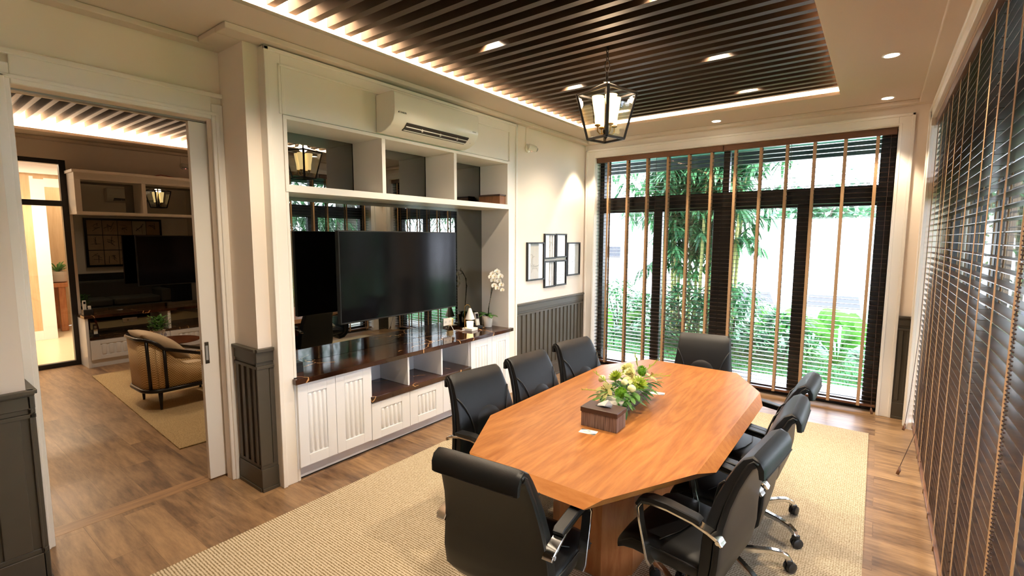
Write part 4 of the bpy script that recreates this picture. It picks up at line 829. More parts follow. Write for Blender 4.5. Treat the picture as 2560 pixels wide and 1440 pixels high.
cv = lambda cx_, cy_, rx, ry, a0, a1: [(cx_ + rx * math.cos(R(a0 + (a1 - a0) * i / 12)), cy_ + ry * math.sin(R(a0 + (a1 - a0) * i / 12))) for i in range(13)]
stool = [cv(.42, .42, .32, .08, 190, 350), [(.12, .55), (.2, .40), (.45, .36), (.72, .38), (.78, .45)], [(.78, .44), (.97, .68)], cv(.4, .52, .12, .13, 300, 60), [(.32, .30), (.25, .18)], [(.6, .3), (.66, .2)], [(.3, .3), (.62, .3)], cv(.25, .6, .1, .1, 0, 200)]
clubs = [[(.42, .95), (.38, .17)], [(.55, .95), (.5, .2)], cv(.35, .14, .07, .03, 0, 360), cv(.58, .17, .07, .03, 0, 360)]
framed(4.707, 5.055, 1.212, 1.648, 'tall black frame with a curved line drawing, leftmost of the cluster', stool)
framed(5.046 + .014, 5.308, 1.45, 1.748, 'small black frame at the top left of the two-by-two middle group', [cv(.5, .5, .3, .2, 0, 300), [(.3, .3), (.7, .7)]])
framed(5.319, 5.563, 1.457, 1.75, 'small black frame at the top right of the two-by-two middle group', [cv(.5, .45, .25, .25, 20, 340)])
framed(5.051 + .009, 5.297, 1.108, 1.425, 'small black frame drawn with two long clubs, lower left of the middle group', clubs)
framed(5.308, 5.563, 1.112, 1.425, 'small black frame at the lower right of the middle group', [cv(.4, .2, .2, .06, 0, 360), [(.2, .15), (.9, .45)]])
framed(5.578, 5.909, 1.219, 1.642, 'tall black frame nearest the far window, rightmost of the cluster', [[(.45, .9), (.43, .2)], [(.5, .9), (.5, .2)], cv(.5, .5, .2, .1, 0, 360)])
em = empty('emergency_lamp', (-0.02, 4.72, 2.675), label='white wall-mounted sensor lamp with conduit high on the cream wall', cat='wall lamp')
b = MB(); b.m = Matrix.Rotation(R(90), 4, 'Y'); b.lathe([(0.040, 0), (0.046, 0.005), (0.046, 0.014), (0.034, 0.022)], 24); b.build('mount', m_ac, em, smooth=40)
b = MB(); b.tube([(0.03, -0.02, 0.01), (0.055, 0.02, 0.0), (0.075, 0.06, -0.012)], [0.034, 0.036, 0.030], 16); b.build('head', m_ac, em, smooth=50)
b = MB(); b.tube([(0.073, 0.056, -0.011), (0.080, 0.072, -0.016)], [0.024, 0.022], 14); b.build('lens', m_grey, em, smooth=40)
m_red = mat('red_indicator', (1, .3, .25), 0.4, emis=(1, 0.3, 0.25), estr=3)
b = MB(); b.ball((0.05, 0.015, -0.036), 0.004, 5); b.build('indicator', m_red, em)
b = MB(); b.box(0.0, 0.008, -0.03, -0.022, 0.04, H - 2.675).box(0.0, 0.10, -0.03, -0.022, H - 2.675 - 0.008, H - 2.675); b.build('conduit', m_wall, em)
light('indicator_glow', 'SPOT', (0.045, 4.735, 2.64), 0.12, (1, 0.25, 0.2), (R(0), R(-12), 0), spot_size=R(50), spot_blend=0.8, shadow_soft_size=0.01)

# ------------------------------------------------------------------ lounge behind the sliding door
XW = -5.30
w = MB(); w.box(-5.38, XW, 1.90, 4.9, 0, 3.35).box(-5.38, XW, -1.3, 1.0, 0, 3.35).box(-5.38, XW, 1.0, 1.90, 2.672, 3.35); w.build('wall_lounge', m_wall, **ST)
w = MB(); w.box(-5.38, -0.62, 4.9, 5.0, 0, 3.35).box(-5.38, -0.62, -1.45, -1.3, 0, 3.35); w.build('wall_lounge_end', m_wall, **ST)
c = MB(); c.box(-5.30, -5.02, -1.3, 4.9, HC, 3.35).box(-5.02, -4.85, -1.3, 4.9, HC, HC + 0.03).box(-1.3, -0.62, -1.3, 4.9, HC, 3.35).box(-5.02, -1.3, 4.35, 4.9, HC, 3.35).box(-5.02, -1.3, -1.3, -0.9, HC, 3.35).box(-5.02, -1.3, -0.9, 4.35, 3.22, 3.35)
c.build('ceiling_lounge', m_ceil, **ST)
MB().box(-5.30, -5.2, -1.3, 4.9, H, HC).build('trim_11', m_ceil, bevel=0.006, **ST)
sl2 = empty('slatted_ceiling', (0, 0, 3.05), label='brown slatted ceiling panel seen through the open doorway in the lounge', cat='ceiling panel')
MB().box(-4.70, -1.3, -0.9, 4.35, 0.075, 0.09).build('backing_board', m_slat, sl2)
p0 = MB().box(-4.77, -1.3, 0, 0.045, -0.02, 0.075).build('slat', m_slat2, sl2); p0.location = (0, -0.85, 0)
for k in range(1, 40): q = p0.copy(); col.objects.link(q); q.parent = sl2; q.location = (0, 1.45 - 0.13 * 17 + 0.13 * k - 0.09, 0)
# glazed black door to the hall
e = empty('door_2', (-5.34, 1.0, 0), kind='structure')
f = MB(); f.box(-0.035, 0.045, 0.835, 0.90, 0, 2.67).box(-0.035, 0.045, 0, 0.065, 0, 2.67).box(-0.035, 0.045, 0.065, 0.835, 2.615, 2.67).box(-0.03, 0.04, 0.065, 0.835, 2.085, 2.155).box(-0.03, 0.04, 0.065, 0.835, 0, 0.06)
f.build('door_frame', m_frame, e, bevel=0.003)
MB().box(-0.003, 0.003, 0.065, 0.835, 0.06, 2.085).build('pane', m_pane, e); MB().box(-0.003, 0.003, 0.065, 0.835, 2.155, 2.615).build('pane', m_pane, e)
# second media wall
tag(MB().box(-5.298, -5.292, 1.93, 4.3, 0.36, 2.42).build('mirror_panel', m_mirror), 'dark smoked mirror behind the television in the lounge beyond the doorway', 'mirror')
s2 = empty('wall_shelf', (-5.29, 1.897, 1.98), label='white wall shelf above the television in the lounge beyond the doorway', cat='shelf')
def s2b(n, y0, y1, z0, z1, x1=0.36): MB().box(0, x1, y0 - 1.897, y1 - 1.897, z0 - 1.98, z1 - 1.98).build(n, m_trim, s2, bevel=0.002)
s2b('top_board', 1.897, 4.3, 2.415, 2.535); s2b('bottom_board', 1.897, 4.3, 1.98, 2.016); s2b('side_panel', 1.897, 1.957, 2.016, 2.415); s2b('divider', 2.595, 2.64, 2.016, 2.415); s2b('divider', 3.40, 3.445, 2.016, 2.415); s2b('cornice', 1.88, 4.3, 2.50, 2.535, 0.375)
c2 = empty('media_cabinet', (-5.29, 1.885, 0), label='white fluted cabinet with open bays in the lounge beyond the doorway', cat='cabinet')
def c2b(n, x0, x1, y0, y1, z0, z1, mt=m_white): return MB().box(x0, x1, y0 - 1.885, y1 - 1.885, z0, z1).build(n, mt, c2, bevel=0.002)
b = MB(); b.box(0, 0.355, 0, 0.03, 0, 0.645).box(0, 0.355, 0.03, 2.4, 0.09, 0.10).box(0, 0.355, 0.91, 0.945, 0.10, 0.645).box(0.0, 0.345, 0.03, 2.4, 0.0, 0.09).box(0, 0.355, 0.03, 2.4, 0.352, 0.36)
b.build('carcass', m_white, c2)
for y0, y1 in ((1.915, 2.80), (2.805, 3.62)): fluted('drawer', y0, y1, 0.10, 0.355, 9, c2, x=0.352, fx=0.02, oy=-1.885, my=0.10, mz=0.05)
c2b('bay_shelf', 0.006, 0.368, 1.915, 4.3, 0.361, 0.392, m_marble)
tag(MB().box(-5.288, -4.915, 1.875, 4.3, 0.646, 0.682).build('countertop', m_marble, bevel=0.003), 'dark veined marble countertop on the lounge cabinet beyond the doorway', 'countertop')
t2 = empty('television', (-4.98, 2.495, 1.015), label='black flat television in the lounge beyond the doorway', cat='television')
MB().box(-0.05, 0, 0, 1.25, 0, 0.70).build('casing', m_tvb, t2, bevel=0.005); MB().box(0, 0.0012, 0.008, 1.242, 0.012, 0.69).build('screen', m_tv, t2); MB().box(-0.30, -0.05, 0.5, 0.75, 0.2, 0.5).build('wall_bracket', m_plastic, t2)
rh = empty('remote_holder', (-5.07, 1.945, 0.682), label='black desk holder with two white remote controls on the lounge counter', cat='holder')
MB().box(-0.06, 0.06, -0.05, 0.05, 0, 0.07).build('tray', m_plastic, rh, bevel=0.003)
b = MB(); b.box(-0.012, 0.012, -0.042, -0.008, 0.02, 0.19); b.build('remote', m_ac, rh, bevel=0.004, label='white remote control'); b = MB(); b.box(-0.012, 0.012, 0.008, 0.04, 0.02, 0.115); b.build('remote', m_ac, rh, bevel=0.004)
b = MB(); b.box(0.012, 0.013, -0.036, -0.014, 0.145, 0.175); b.build('display', m_tv, rh)
ph2 = empty('cordless_phone', (-5.05, 2.005, 0.392), label='small phone handset with pale keypad in the open bay of the lounge cabinet', cat='phone')
MB().box(-0.03, 0.03, -0.03, 0.03, 0, 0.03).build('cradle', m_plastic, ph2); MB().box(-0.01, 0.012, -0.022, 0.022, 0.03, 0.16).build('handset', m_plastic, ph2, bevel=0.004); MB().box(0.012, 0.0135, -0.02, 0.02, 0.03, 0.09).build('keypad', m_ac, ph2); MB().box(0.012, 0.0135, -0.012, 0.012, 0.10, 0.14).build('display', m_grey, ph2)
sk = empty('wall_socket', (-5.2915, 2.36, 0.50), label='white socket plate inside the open bay of the lounge cabinet', cat='socket'); MB().box(0, 0.01, 0, 0.17, 0, 0.06).build('plate', m_trim, sk, bevel=0.002); MB().box(0.01, 0.011, 0.05, 0.07, 0.02, 0.04).build('slots', m_grey, sk)
# rug, armchair, side table
tag(MB().prism([(-1.245, 1.650, 0), (-1.15, 4.6, 0), (-4.33, 4.75, 0), (-4.437, 1.805, 0)], [(-1.245, 1.650, 0.01), (-1.15, 4.6, 0.01), (-4.33, 4.75, 0.01), (-4.437, 1.805, 0.01)]).build('rug', m_carpet2), 'plain tan sisal rug under the cane armchair in the lounge', 'rug')
am = empty('armchair', (-2.645, 2.08, 0.01), label='low black-framed cane armchair standing on the lounge rug', cat='armchair')
def curve_U(wx, yb, yf, r, n=8):    # U outline from front right, round the back, to front left
    pts = [(wx, yf)]
    for k in range(n + 1): a = -PI / 2 * k / n; pts.append((wx - r + r * math.cos(a), yb + r + r * math.sin(a)))
    for k in range(n + 1): a = -PI / 2 - PI / 2 * k / n; pts.append((-wx + r + r * math.cos(a), yb + r + r * math.sin(a)))
    return pts + [(-wx, yf)]
U = curve_U(0.285, -0.31, 0.40, 0.17)
def topz(x, y): t_ = max(0, min(1, (0.06 - y) / 0.34)); return 0.43 + 0.27 * (t_ * t_ * (3 - 2 * t_)) + 0.02 * max(0, -y)
MB().tube([(x * 1.03, y, 0.195) for x, y in U], 0.020, 8).build('base_rail', m_ebony, am, smooth=True)
MB().box(-0.285, 0.285, 0.37, 0.40, 0.18, 0.215).build('front_rail', m_ebony, am, bevel=0.004)
MB().tube([(x * 1.02, y * (1.0 if y > 0 else 1.06), topz(x, y)) for x, y in U], 0.017, 8).build('top_rail', m_ebony, am, smooth=True)
def panel(i0, i1, nm, mt, ins=0.0, zt_=0.0):
    m_ = MB(); P = U[i0:i1 + 1]; r_in = 0.985 - ins
    A = [(x * r_in, y * r_in, 0.205) for x, y in P]; B = [(x * r_in, y * (r_in if y > 0 else 1.04 - ins), topz(x, y) - 0.01 + zt_) for x, y in P]
    n = len(A); m_.add(A + B, [(i, i + 1, n + i + 1, n + i) for i in range(n - 1)]); o = m_.build(nm, mt, am, smooth=True); s_ = o.modifiers.new('solid', 'SOLIDIFY'); s_.thickness = 0.006; return o
Ufull = U; U2 = []
for i in range(len(U) - 1):
    k = 6 if i in (0, len(U) - 2) else 1
    for j in range(k): U2.append((U[i][0] + (U[i + 1][0] - U[i][0]) * j / k, U[i][1] + (U[i + 1][1] - U[i][1]) * j / k))
U2.append(U[-1]); U = U2
panel(0, 8, 'side_cane', m_rattan); panel(8, 21, 'back_cane', m_rattan); panel(21, len(U) - 1, 'side_cane', m_rattan)
for i in (0, 6, 10, 19, 23, len(U) - 1):
    x, y = U[i]; MB().tube([(x * 1.01, y * 1.01, 0.20), (x * 1.01, y * (1.01 if y > 0 else 1.05), topz(x, y))], 0.015, 8).build('post', m_ebony, am, smooth=True)
for x, y in ((0.25, -0.19), (-0.25, -0.19), (0.25, 0.34), (-0.25, 0.34)): MB().tube([(x, y, 0.19), (x, y, 0.0)], [0.022, 0.011], 10).build('leg', m_ebony, am, smooth=True)
q = MB(); q.rings([superring((0, 0.04, z), (1, 0, 0), (0, 1, 0), 0.26 * s1, 0.31 * s1, 28, 0.35) for z, s1 in ((0.21, .97), (0.225, 1), (0.31, 1), (0.335, .95), (0.345, .8))]); q.build('seat_cushion', m_linen, am, smooth=60)
q = MB(); rs = []
for k in range(0, 13):
    t_ = k / 12; th = 0.015 + 0.075 * math.sin(PI * t_) ** 0.6; c_ = Vector((0.02, -0.30 + 0.40 * t_, 0.735 - 0.30 * t_)); rs.append(superring(c_, (1, 0, 0), (0, 0.62, 0.78), 0.20 + 0.035 * math.sin(PI * t_), th, 24, 0.75))
q.rings(rs); pw = q.build('scatter_cushion', m_linen, smooth=60); tag(pw, 'oatmeal scatter cushion leaning in the cane armchair', 'cushion'); pw.location = (-2.645, 2.08, 0.03)
st = empty('side_table', (-3.48, 2.36, 0.01), label='small round walnut side table behind the cane armchair', cat='side table')
MB().lathe([(0.20, 0.455), (0.285, 0.468), (0.285, 0.475), (0.0, 0.475)], 36).build('table_top', m_wal, st, smooth=40)
for k in range(3): a = 2 * PI * k / 3 + 0.3; MB().tube([(0.08 * math.cos(a), 0.08 * math.sin(a), 0.46), (0.19 * math.cos(a), 0.19 * math.sin(a), 0)], [0.016, 0.010], 8).build('leg', m_wal, st, smooth=True)
pp = empty('potted_plant', (-3.60, 2.28, 0.485), label='bushy green plant in a blue and white pot on the round side table', cat='plant')
m_blue = mat('blue_glaze', hx('3a5a9a')[:3], 0.25)
b = MB(); b.lathe([(0.035, 0), (0.05, 0.01), (0.060, 0.06), (0.052, 0.10), (0.062, 0.118), (0.055, 0.118), (0.045, 0.10), (0.0, 0.095)], 24); bo = b.build('pot', m_pot, pp, smooth=50)
b = MB()
for k in range(12): a = 2 * PI * k / 12; b.tube([(0.0605 * math.cos(a), 0.0605 * math.sin(a), 0.045), (0.062 * math.cos(a + .12), 0.062 * math.sin(a + .12), 0.06), (0.0585 * math.cos(a), 0.0585 * math.sin(a), 0.078)], 0.003, 4)
b.build('glaze_pattern', m_blue, bo)
b = MB()
for k in range(260): a, r_, z = rng.uniform(0, 6.28), rng.uniform(0, .10), rng.uniform(0.12, 0.28); b.leaf((r_ * math.cos(a), r_ * math.sin(a), z), (math.cos(a), math.sin(a), rng.uniform(0, 1.2)), 0.04, 0.022, (0, 0, 1), 0.1, 3)
tag(b.build('foliage', m_leafd, pp), kind='stuff')
# sofa, picture, dado, air conditioner on the lounge side of the dividing wall (seen in the smoked mirror)
w = MB(); wains(w, (-0.622, 4.9), (-0.622, 1.8), (-1, 0), z1=0.93); w.build('trim_12', m_wainsd, **ST)
sf = empty('sofa', (-1.10, 3.2, 0.01), label='charcoal fabric sofa against the dark dado in the lounge, seen reflected in its mirror', cat='sofa')
MB().box(-0.40, 0.40, -1.0, 1.0, 0.12, 0.30).build('base', m_sofa, sf, bevel=0.02); MB().box(0.18, 0.42, -1.0, 1.0, 0.30, 0.78).build('backrest', m_sofa, sf, bevel=0.05, seg=4)
for y in (-1.0, 0.82): MB().box(-0.40, 0.42, y, y + 0.18, 0.30, 0.58).build('armrest', m_sofa, sf, bevel=0.04, seg=4)
for y in (-0.80, 0.01): MB().box(-0.40, 0.2, y, y + 0.79, 0.305, 0.45).build('seat_cushion', m_sofa, sf, bevel=0.04, seg=4)
for x in (-.35, .35):
    for y in (-.9, .9): MB().tube([(x, y, 0.13), (x, y, 0)], 0.02, 8).build('leg', m_ebony, sf)
PX = -0.66
pg = empty('picture_grid', (-0.645, 3.0, 1.06), label='large dark picture of fifteen square sketch tiles, seen reflected above the lounge sofa', cat='picture')
MB().box(-0.03, 0.0, 0, 1.36, 0, 1.02).build('frame', m_ebony, pg, bevel=0.003)
for i in range(5):
    for j in range(3):
        y0, z0 = 0.045 + 0.256 * i, 0.045 + 0.315 * j; mt = m_parch2 if (i == 3 and j == 2) else m_parch
        tl = MB(); tl.box(-0.034, -0.030, y0, y0 + 0.246, z0, z0 + 0.30); to = tl.build('sketch_tile', mt, pg, bevel=0.01)
        k = MB()
        for s_i in range(5):
            a = rng.uniform(0, 3.1); cy_, cz_ = y0 + 0.123 + rng.uniform(-.05, .05), z0 + 0.15 + rng.uniform(-.06, .06); L_ = rng.uniform(.03, .08)
            k.tube([(-0.0355, cy_ - L_ * math.cos(a), cz_ - L_ * math.sin(a)), (-0.0355, cy_, cz_ + 0.01), (-0.0355, cy_ + L_ * math.cos(a), cz_ + L_ * math.sin(a))], rng.uniform(.002, .005), 4)
        k.build('sketch', m_ink2, to)
a2 = copy_tree(ac); a2.location = (-0.622, 4.33, 2.42); a2.rotation_euler = (0, 0, PI); a2['label'] = 'white split air conditioner in the lounge, seen dimly reflected in its mirror'
l2 = copy_tree(la); l2.location = (-2.9, 3.64, 2.24); l2['label'] = 'black iron lantern hanging in the lounge, seen reflected in the mirror bay'
light('lantern_glow_lounge', 'POINT', (-2.9, 3.64, 2.55), 6, WARM, shadow_soft_size=0.05)
el2 = copy_tree(em); el2.location = (XW, 3.24, 2.75); el2['label'] = 'pale wall sensor lamp above the lounge shelf, half hidden by the sliding door'
b = MB(); b.tube([(-5.1, 2.75, 2.54), (-5.0, 2.85, 2.56), (-5.0, 2.98, 2.545), (-5.1, 3.1, 2.54)], 0.005, 5); tag(b.build('red_cable', mat('red_wire', hx('a03020')[:3], 0.5), smooth=True), 'thin red wire lying on top of the lounge wall shelf', 'cable')
for x, y in ((-3.4, 1.3), (-3.4, 3.1), (-1.6, 1.3), (-1.9, 3.2)): light('lounge_spot', 'SPOT', (x, y, 3.02), 38, WARM2, spot_size=R(100), spot_blend=0.5, shadow_soft_size=0.03)
# hall beyond the glazed door
w = MB(); w.box(-7.92, -7.80, -2.0, 1.975, 0, 3.2).box(-7.92, -7.80, 1.975, 3.1, 2.62, 3.2).box(-7.92, -7.80, 3.1, 5.0, 0, 3.2); w.build('wall_hall', m_hall, **ST)
MB().box(-9.3, -9.2, -2.0, 5.0, 0, 3.2).build('wall_hall_end', m_hall, **ST)
w = MB(); w.box(-9.3, -5.38, -2.1, -2.0, 0, 3.2).box(-9.3, -5.38, 5.0, 5.1, 0, 3.2); w.build('wall_hall_side', m_wall, **ST)
MB().box(-9.3, -5.38, -2.0, 5.0, 2.86, 3.0).build('ceiling_hall', m_ceil, **ST)
t = MB(); t.box(-7.80, -7.775, 1.975, 2.10, 0, 2.62).box(-7.80, -7.775, 2.10, 3.1, 2.50, 2.64).box(-7.80, -7.775, 1.93, 1.975, 0, 2.66); t.build('trim_13', m_trim, **ST)
MB().box(-7.80, -7.782, -2.0, 1.93, 0, 0.15).build('baseboard_hall', m_trim, **ST)
MB().box(-7.80, -7.70, -2.0, 3.1, 2.70, 2.86).build('trim_14', m_trim, **ST)
hc = empty('console_table', (-8.75, 2.75, 0), label='rustic wooden console table glimpsed through the glazed door', cat='console')
MB().box(-0.3, 0.3, -0.55, 0.55, 0.80, 0.87).build('table_top', m_tped, hc, bevel=0.005)
for x in (-.2, .2):
    for y in (-.42, .42): MB().box(x - 0.05, x + 0.05, y - 0.05, y + 0.05, 0, 0.80).build('leg', m_tped, hc, bevel=0.01)
hp = empty('potted_plant', (-8.7, 2.33, 0.87), label='spiky green plant on the console table beyond the glazed door', cat='plant')
MB().lathe([(0.09, 0), (0.12, 0.02), (0.13, 0.2), (0.11, 0.2), (0.0, 0.18)], 20).build('pot', m_conc, hp, smooth=50)
b = MB()
for k in range(40): a = rng.uniform(0, 6.28); b.leaf((0, 0, 0.18), (math.cos(a), math.sin(a), rng.uniform(.3, 2)), rng.uniform(.25, .45), 0.03, (0, 0, 1), 0.4, 4)
tag(b.build('foliage', m_leafd, hp), kind='stuff')
downlight(-6.6, 1.55, 2.86, 0.06, 'round downlight in the hall ceiling beyond the glazed door', 'hall downlights', 130, size=R(140))
light('hall_lamp', 'AREA', (-6.6, 1.0, 2.82), 60, WARM2, shape='RECTANGLE', size=1.6, size_y=3.0)
light('hall_lamp_end', 'AREA', (-8.6, 2.9, 2.8), 25, WARM2, shape='RECTANGLE', size=0.8, size_y=1.5)

# ------------------------------------------------------------------ outdoors: terrace, lawn, planting, car park
m_patio = mat('pale_terrace_tile', hx('c9c6be')[:3], 0.5, noise=0.04, nscale=5)
m_lawn = mat('lawn_green', hx('44804e')[:3], 0.9, noise=0.25, nscale=6)
m_blade = foliage('grass_blades', hx('3f7a40'), hx('7aac5c'))
m_soff = mat('teal_grey_soffit', hx('5a948c')[:3], 0.7)
m_beam = mat('dark_fascia', hx('1c2228')[:3], 0.5)
m_bam = foliage('bamboo_leaves', hx('1a4a34'), hx('5a9460'))
m_shrub = foliage('shrub_leaves', hx('1c5434'), hx('559a58'))
m_canna = foliage('broad_bright_leaves', hx('2f7a38'), hx('7cba58'))
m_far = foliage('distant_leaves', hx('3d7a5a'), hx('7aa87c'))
m_dark = foliage('deep_green_leaves', hx('153a26'), hx('3f7844'))  # darker green leaf colour, varied leaf by leaf
m_culm = mat('bamboo_culm', hx('a8a468')[:3], 0.5, noise=0.3, nscale=5)
m_trunk = mat('grey_tree_bark', hx('6a6258')[:3], 0.9, noise=0.4, nscale=12, bump=0.5, bscale=20)
m_white = mat('white_render_wall', hx('f2f4f4')[:3], 0.8)
m_asph = mat('pale_concrete_yard', hx('d4d4d0')[:3], 0.8)
m_car = mat('white_car_paint', hx('eef0f2')[:3], 0.25); m_car2 = mat('pale_silver_car_paint', hx('c4cacf')[:3], 0.25); m_cwin = mat('dark_car_glass', (0.01, 0.013, 0.02), 0.15)
m_roof = mat('pale_blue_roof', hx('a9bcc8')[:3], 0.6)
MB().box(-2.5, 4.6, 6.32, 7.05, -0.3, -0.02).box(3.75, 4.6, -2.0, 6.32, -0.3, -0.02).build('floor_terrace', m_patio, **ST)
MB().box(-30, 40, 7.05, 15.5, -0.5, -0.12).box(4.6, 40, -14, 7.05, -0.5, -0.12).build('ground_lawn', m_lawn, **ST)
MB().box(-30, 40, 15.5, 42, -1.7, -1.55).build('ground_yard', m_asph, **ST)
MB().box(-2.5, 5.0, 6.32, 7.88, 2.90, 3.0).box(3.75, 5.0, -2, 6.32, 2.90, 3.0).build('ceiling_terrace', m_soff, **ST)
MB().box(-2.5, 5.1, 7.78, 7.92, 2.74, 3.2).box(4.96, 5.1, -2, 7.78, 2.74, 3.2).build('trim_15', m_beam, **ST)
MB().box(-9.4, 5.1, -2.1, 7.92, 3.36, 3.5).build('roof', m_beam, **ST)  # slab out of view, added to block sky and sun above the rooms
g = MB(); rg = random.Random(11)
for k in range(5200):
    if k % 3: x, y = rg.uniform(-1.2, 4.4), 7.05 + 2.2 * rg.random() ** 1.5
    else: x, y = 4.6 + 6 * rg.random() ** 1.4, rg.uniform(1.0, 11)
    a = rg.uniform(0, 6.28); g.leaf((x, y, -0.12), (math.cos(a) * .5, math.sin(a) * .5, 1), rg.uniform(.04, .09), 0.012, (0, 0, 1), 0.2, 2) if False else g.leaf((x, y, -0.12), (math.cos(a) * .5, math.sin(a) * .5, 1), rg.uniform(.04, .09), 0.014, (0, 1, 0), 0.3, 3)
tag(g.build('lawn_grass', m_blade), 'short bright grass of the garden lawn outside the windows', 'grass', kind='stuff')
def drooping(mb, p, n, L, w, spread, rgen):
    for k in range(n):
        a = rgen.uniform(0, 6.28); mb.leaf(p, (math.cos(a) * spread, math.sin(a) * spread, rgen.uniform(-0.9, 0.3)), L * rgen.uniform(.7, 1.2), w, (0, 0, 1), rgen.uniform(.2, .6), 4)
# bamboo clump
bc = empty('bamboo_clump', (0.35, 9.6, -0.12), label='tall clump of bamboo with drooping leaves in the middle of the far window view', cat='bamboo')
fo = MB(); rb_ = random.Random(5)
tips = []
for k in range(16):
    a, r_ = rb_.uniform(0, 6.28), rb_.uniform(0.05, 0.62); x0, y0 = r_ * 1.35 * math.cos(a), r_ * 0.6 * math.sin(a); lx, ly = x0 * rb_.uniform(.6, 1.6), y0 * rb_.uniform(.3, 1.3)
    pts = [(x0 + lx * t * t * 0.8, y0 + ly * t * t * 0.6, 5.2 * t) for t in [i / 14 for i in range(15)]]
    c = MB(); 
    for i in range(14):
        q0, q1 = Vector(pts[i]), Vector(pts[i + 1]); rr = 0.032 * (1 - 0.035 * i) * rb_.uniform(.95, 1.05); c.tube([q0, q0.lerp(q1, .06), q0.lerp(q1, .94), q1], [rr * 1.15, rr, rr, rr * 1.15], 7)
    c.build('culm', m_culm, bc, smooth=50)
    for i in range(4, 15):
        for j in range(5 if i > 6 else 2): tips.append((pts[i], rb_))
for (p, _) in tips:
    if p[2] < 1.7 and rb_.random() < .5: continue
    a = rb_.uniform(0, 6.28); L_ = rb_.uniform(.2, .95) * (1 if p[2] > 2 else .6); e_ = Vector(p) + Vector((math.cos(a) * L_, math.sin(a) * L_ * .8, rb_.uniform(-.35, .25)))
    fo.tube([p, Vector(p).lerp(e_, .5) + Vector((0, 0, .06)), e_], [.006, .004, .002], 4)
    for t in (0.35, .6, .8, 1.0): drooping(fo, Vector(p).lerp(e_, t), 7, .26, .046, .8, rb_)
tag(fo.build('foliage', m_bam, bc), kind='stuff')
def shrub(name, x, y, r, h, n, mt, label, L=.14, w=.05, up=.4, z0=-0.12, zmin=0.05, cat='shrub', stem=True, grp='garden shrubs outside the windows', droop=(.1, .6)):
    rs_ = random.Random(int(x * 100 + y * 10)); e = empty(name, (x, y, z0), label=label, cat=cat, group=grp); f = MB()
    for k in range(n):
        a, q = rs_.uniform(0, 6.28), math.sqrt(rs_.random()); z = rs_.uniform(zmin, 1); rr = r * q * math.sqrt(max(0.05, 1 - (z - .35) ** 2 / .5))
        f.leaf((rr * math.cos(a), rr * math.sin(a), z * h), (math.cos(a + rs_.uniform(-.7, .7)), math.sin(a + rs_.uniform(-.7, .7)), rs_.uniform(up - .7, up + .7)), L * rs_.uniform(.7, 1.3), w, (0, 0, 1), rs_.uniform(*droop), 4)
    tag(f.build('foliage', mt, e), kind='stuff')
    if stem:
        s_ = MB()
        for k in range(4): a = rs_.uniform(0, 6.28); s_.tube([(0.05 * math.cos(a), 0.05 * math.sin(a), 0), (r * .4 * math.cos(a), r * .4 * math.sin(a), h * .7)], [.02, .008], 6)
        s_.build('stems', m_trunk, e)
    return e
shrub('leafy_shrub', -0.95, 9.3, .62, 0.95, 700, m_shrub, 'rounded green shrub at the far left of the far window view')
shrub('leafy_shrub', -0.15, 8.9, .55, 0.80, 700, m_shrub, 'green shrub at the foot of the bamboo, left side')
shrub('leafy_shrub', 0.55, 8.7, .60, 1.0, 800, m_dark, 'darker green shrub in front of the bamboo clump', L=.17)
shrub('leafy_shrub', 1.25, 8.9, .60, 1.05, 800, m_shrub, 'tall green shrub at the right foot of the bamboo', L=.18, droop=(.4, .9))
shrub('leafy_shrub', 2.05, 8.5, .45, 0.70, 500, m_shrub, 'low shrub between the bamboo and the broad-leaved plants', L=.16)
def canna(x, y, h, n, label, seed, mt=None):
    rs_ = random.Random(seed); h *= 0.78; n = 20; e = empty('broad_leaf_plant', (x, y, -0.12), label=label, cat='plant', group='broad-leaved plants outside the far window')
    for k in range(n):
        a = rs_.uniform(0, 6.28); hh = h * rs_.uniform(.55, 1); d = Vector((math.cos(a) * .35, math.sin(a) * .35, 1)).normalized(); b = Vector((0.05 * math.cos(a), 0.05 * math.sin(a), 0)); s_ = MB()
        s_.tube([b, b + d * hh * .55], [.012, .008], 5); p = b + d * hh * .5; s_.leaf(p, (math.cos(a) * .6, math.sin(a) * .6, .9), hh * .65, hh * .26, (math.sin(a), -math.cos(a), 0.3), .35, 7); s_.build('leaf', mt or m_canna, e)
    return e
for i, (x, y, h, l) in enumerate([(-0.6, 8.5, .85, 'broad-leaved plant at the left edge of the far window view'), (2.35, 9.2, 1.15, 'broad-leaved plant just left of the white car, far window view'), (2.75, 8.7, 1.05, 'broad-leaved plant in the middle of the right-hand far window pane'), (3.15, 9.3, 1.1, 'broad-leaved plant at the right side of the far window view'), (3.5, 8.6, .95, 'broad-leaved plant by the right jamb of the far window'), (1.75, 9.6, 1.05, 'broad-leaved plant behind the shrubs, right of the bamboo'), (4.1, 9.2, 1.0, 'broad-leaved plant outside beyond the right jamb of the far window')]):
    canna(x, y, h, 13, l, 40 + i)
def spiky(x, y, h, label, seed, mt=m_shrub, n=42):
    rs_ = random.Random(seed); e = empty('spiky_plant', (x, y, -0.12), label=label, cat='plant', group='spiky plants along the lawn'); f = MB()
    f.tube([(0, 0, 0), (0, 0, h * .5)], [.015, .01], 6)
    for k in range(n): a = rs_.uniform(0, 6.28); f.leaf((0, 0, h * rs_.uniform(.3, .5)), (math.cos(a), math.sin(a), rs_.uniform(.1, 1.4)), h * .6, .035, (0, 0, 1), .5, 5)
    f.build('foliage', mt, e)
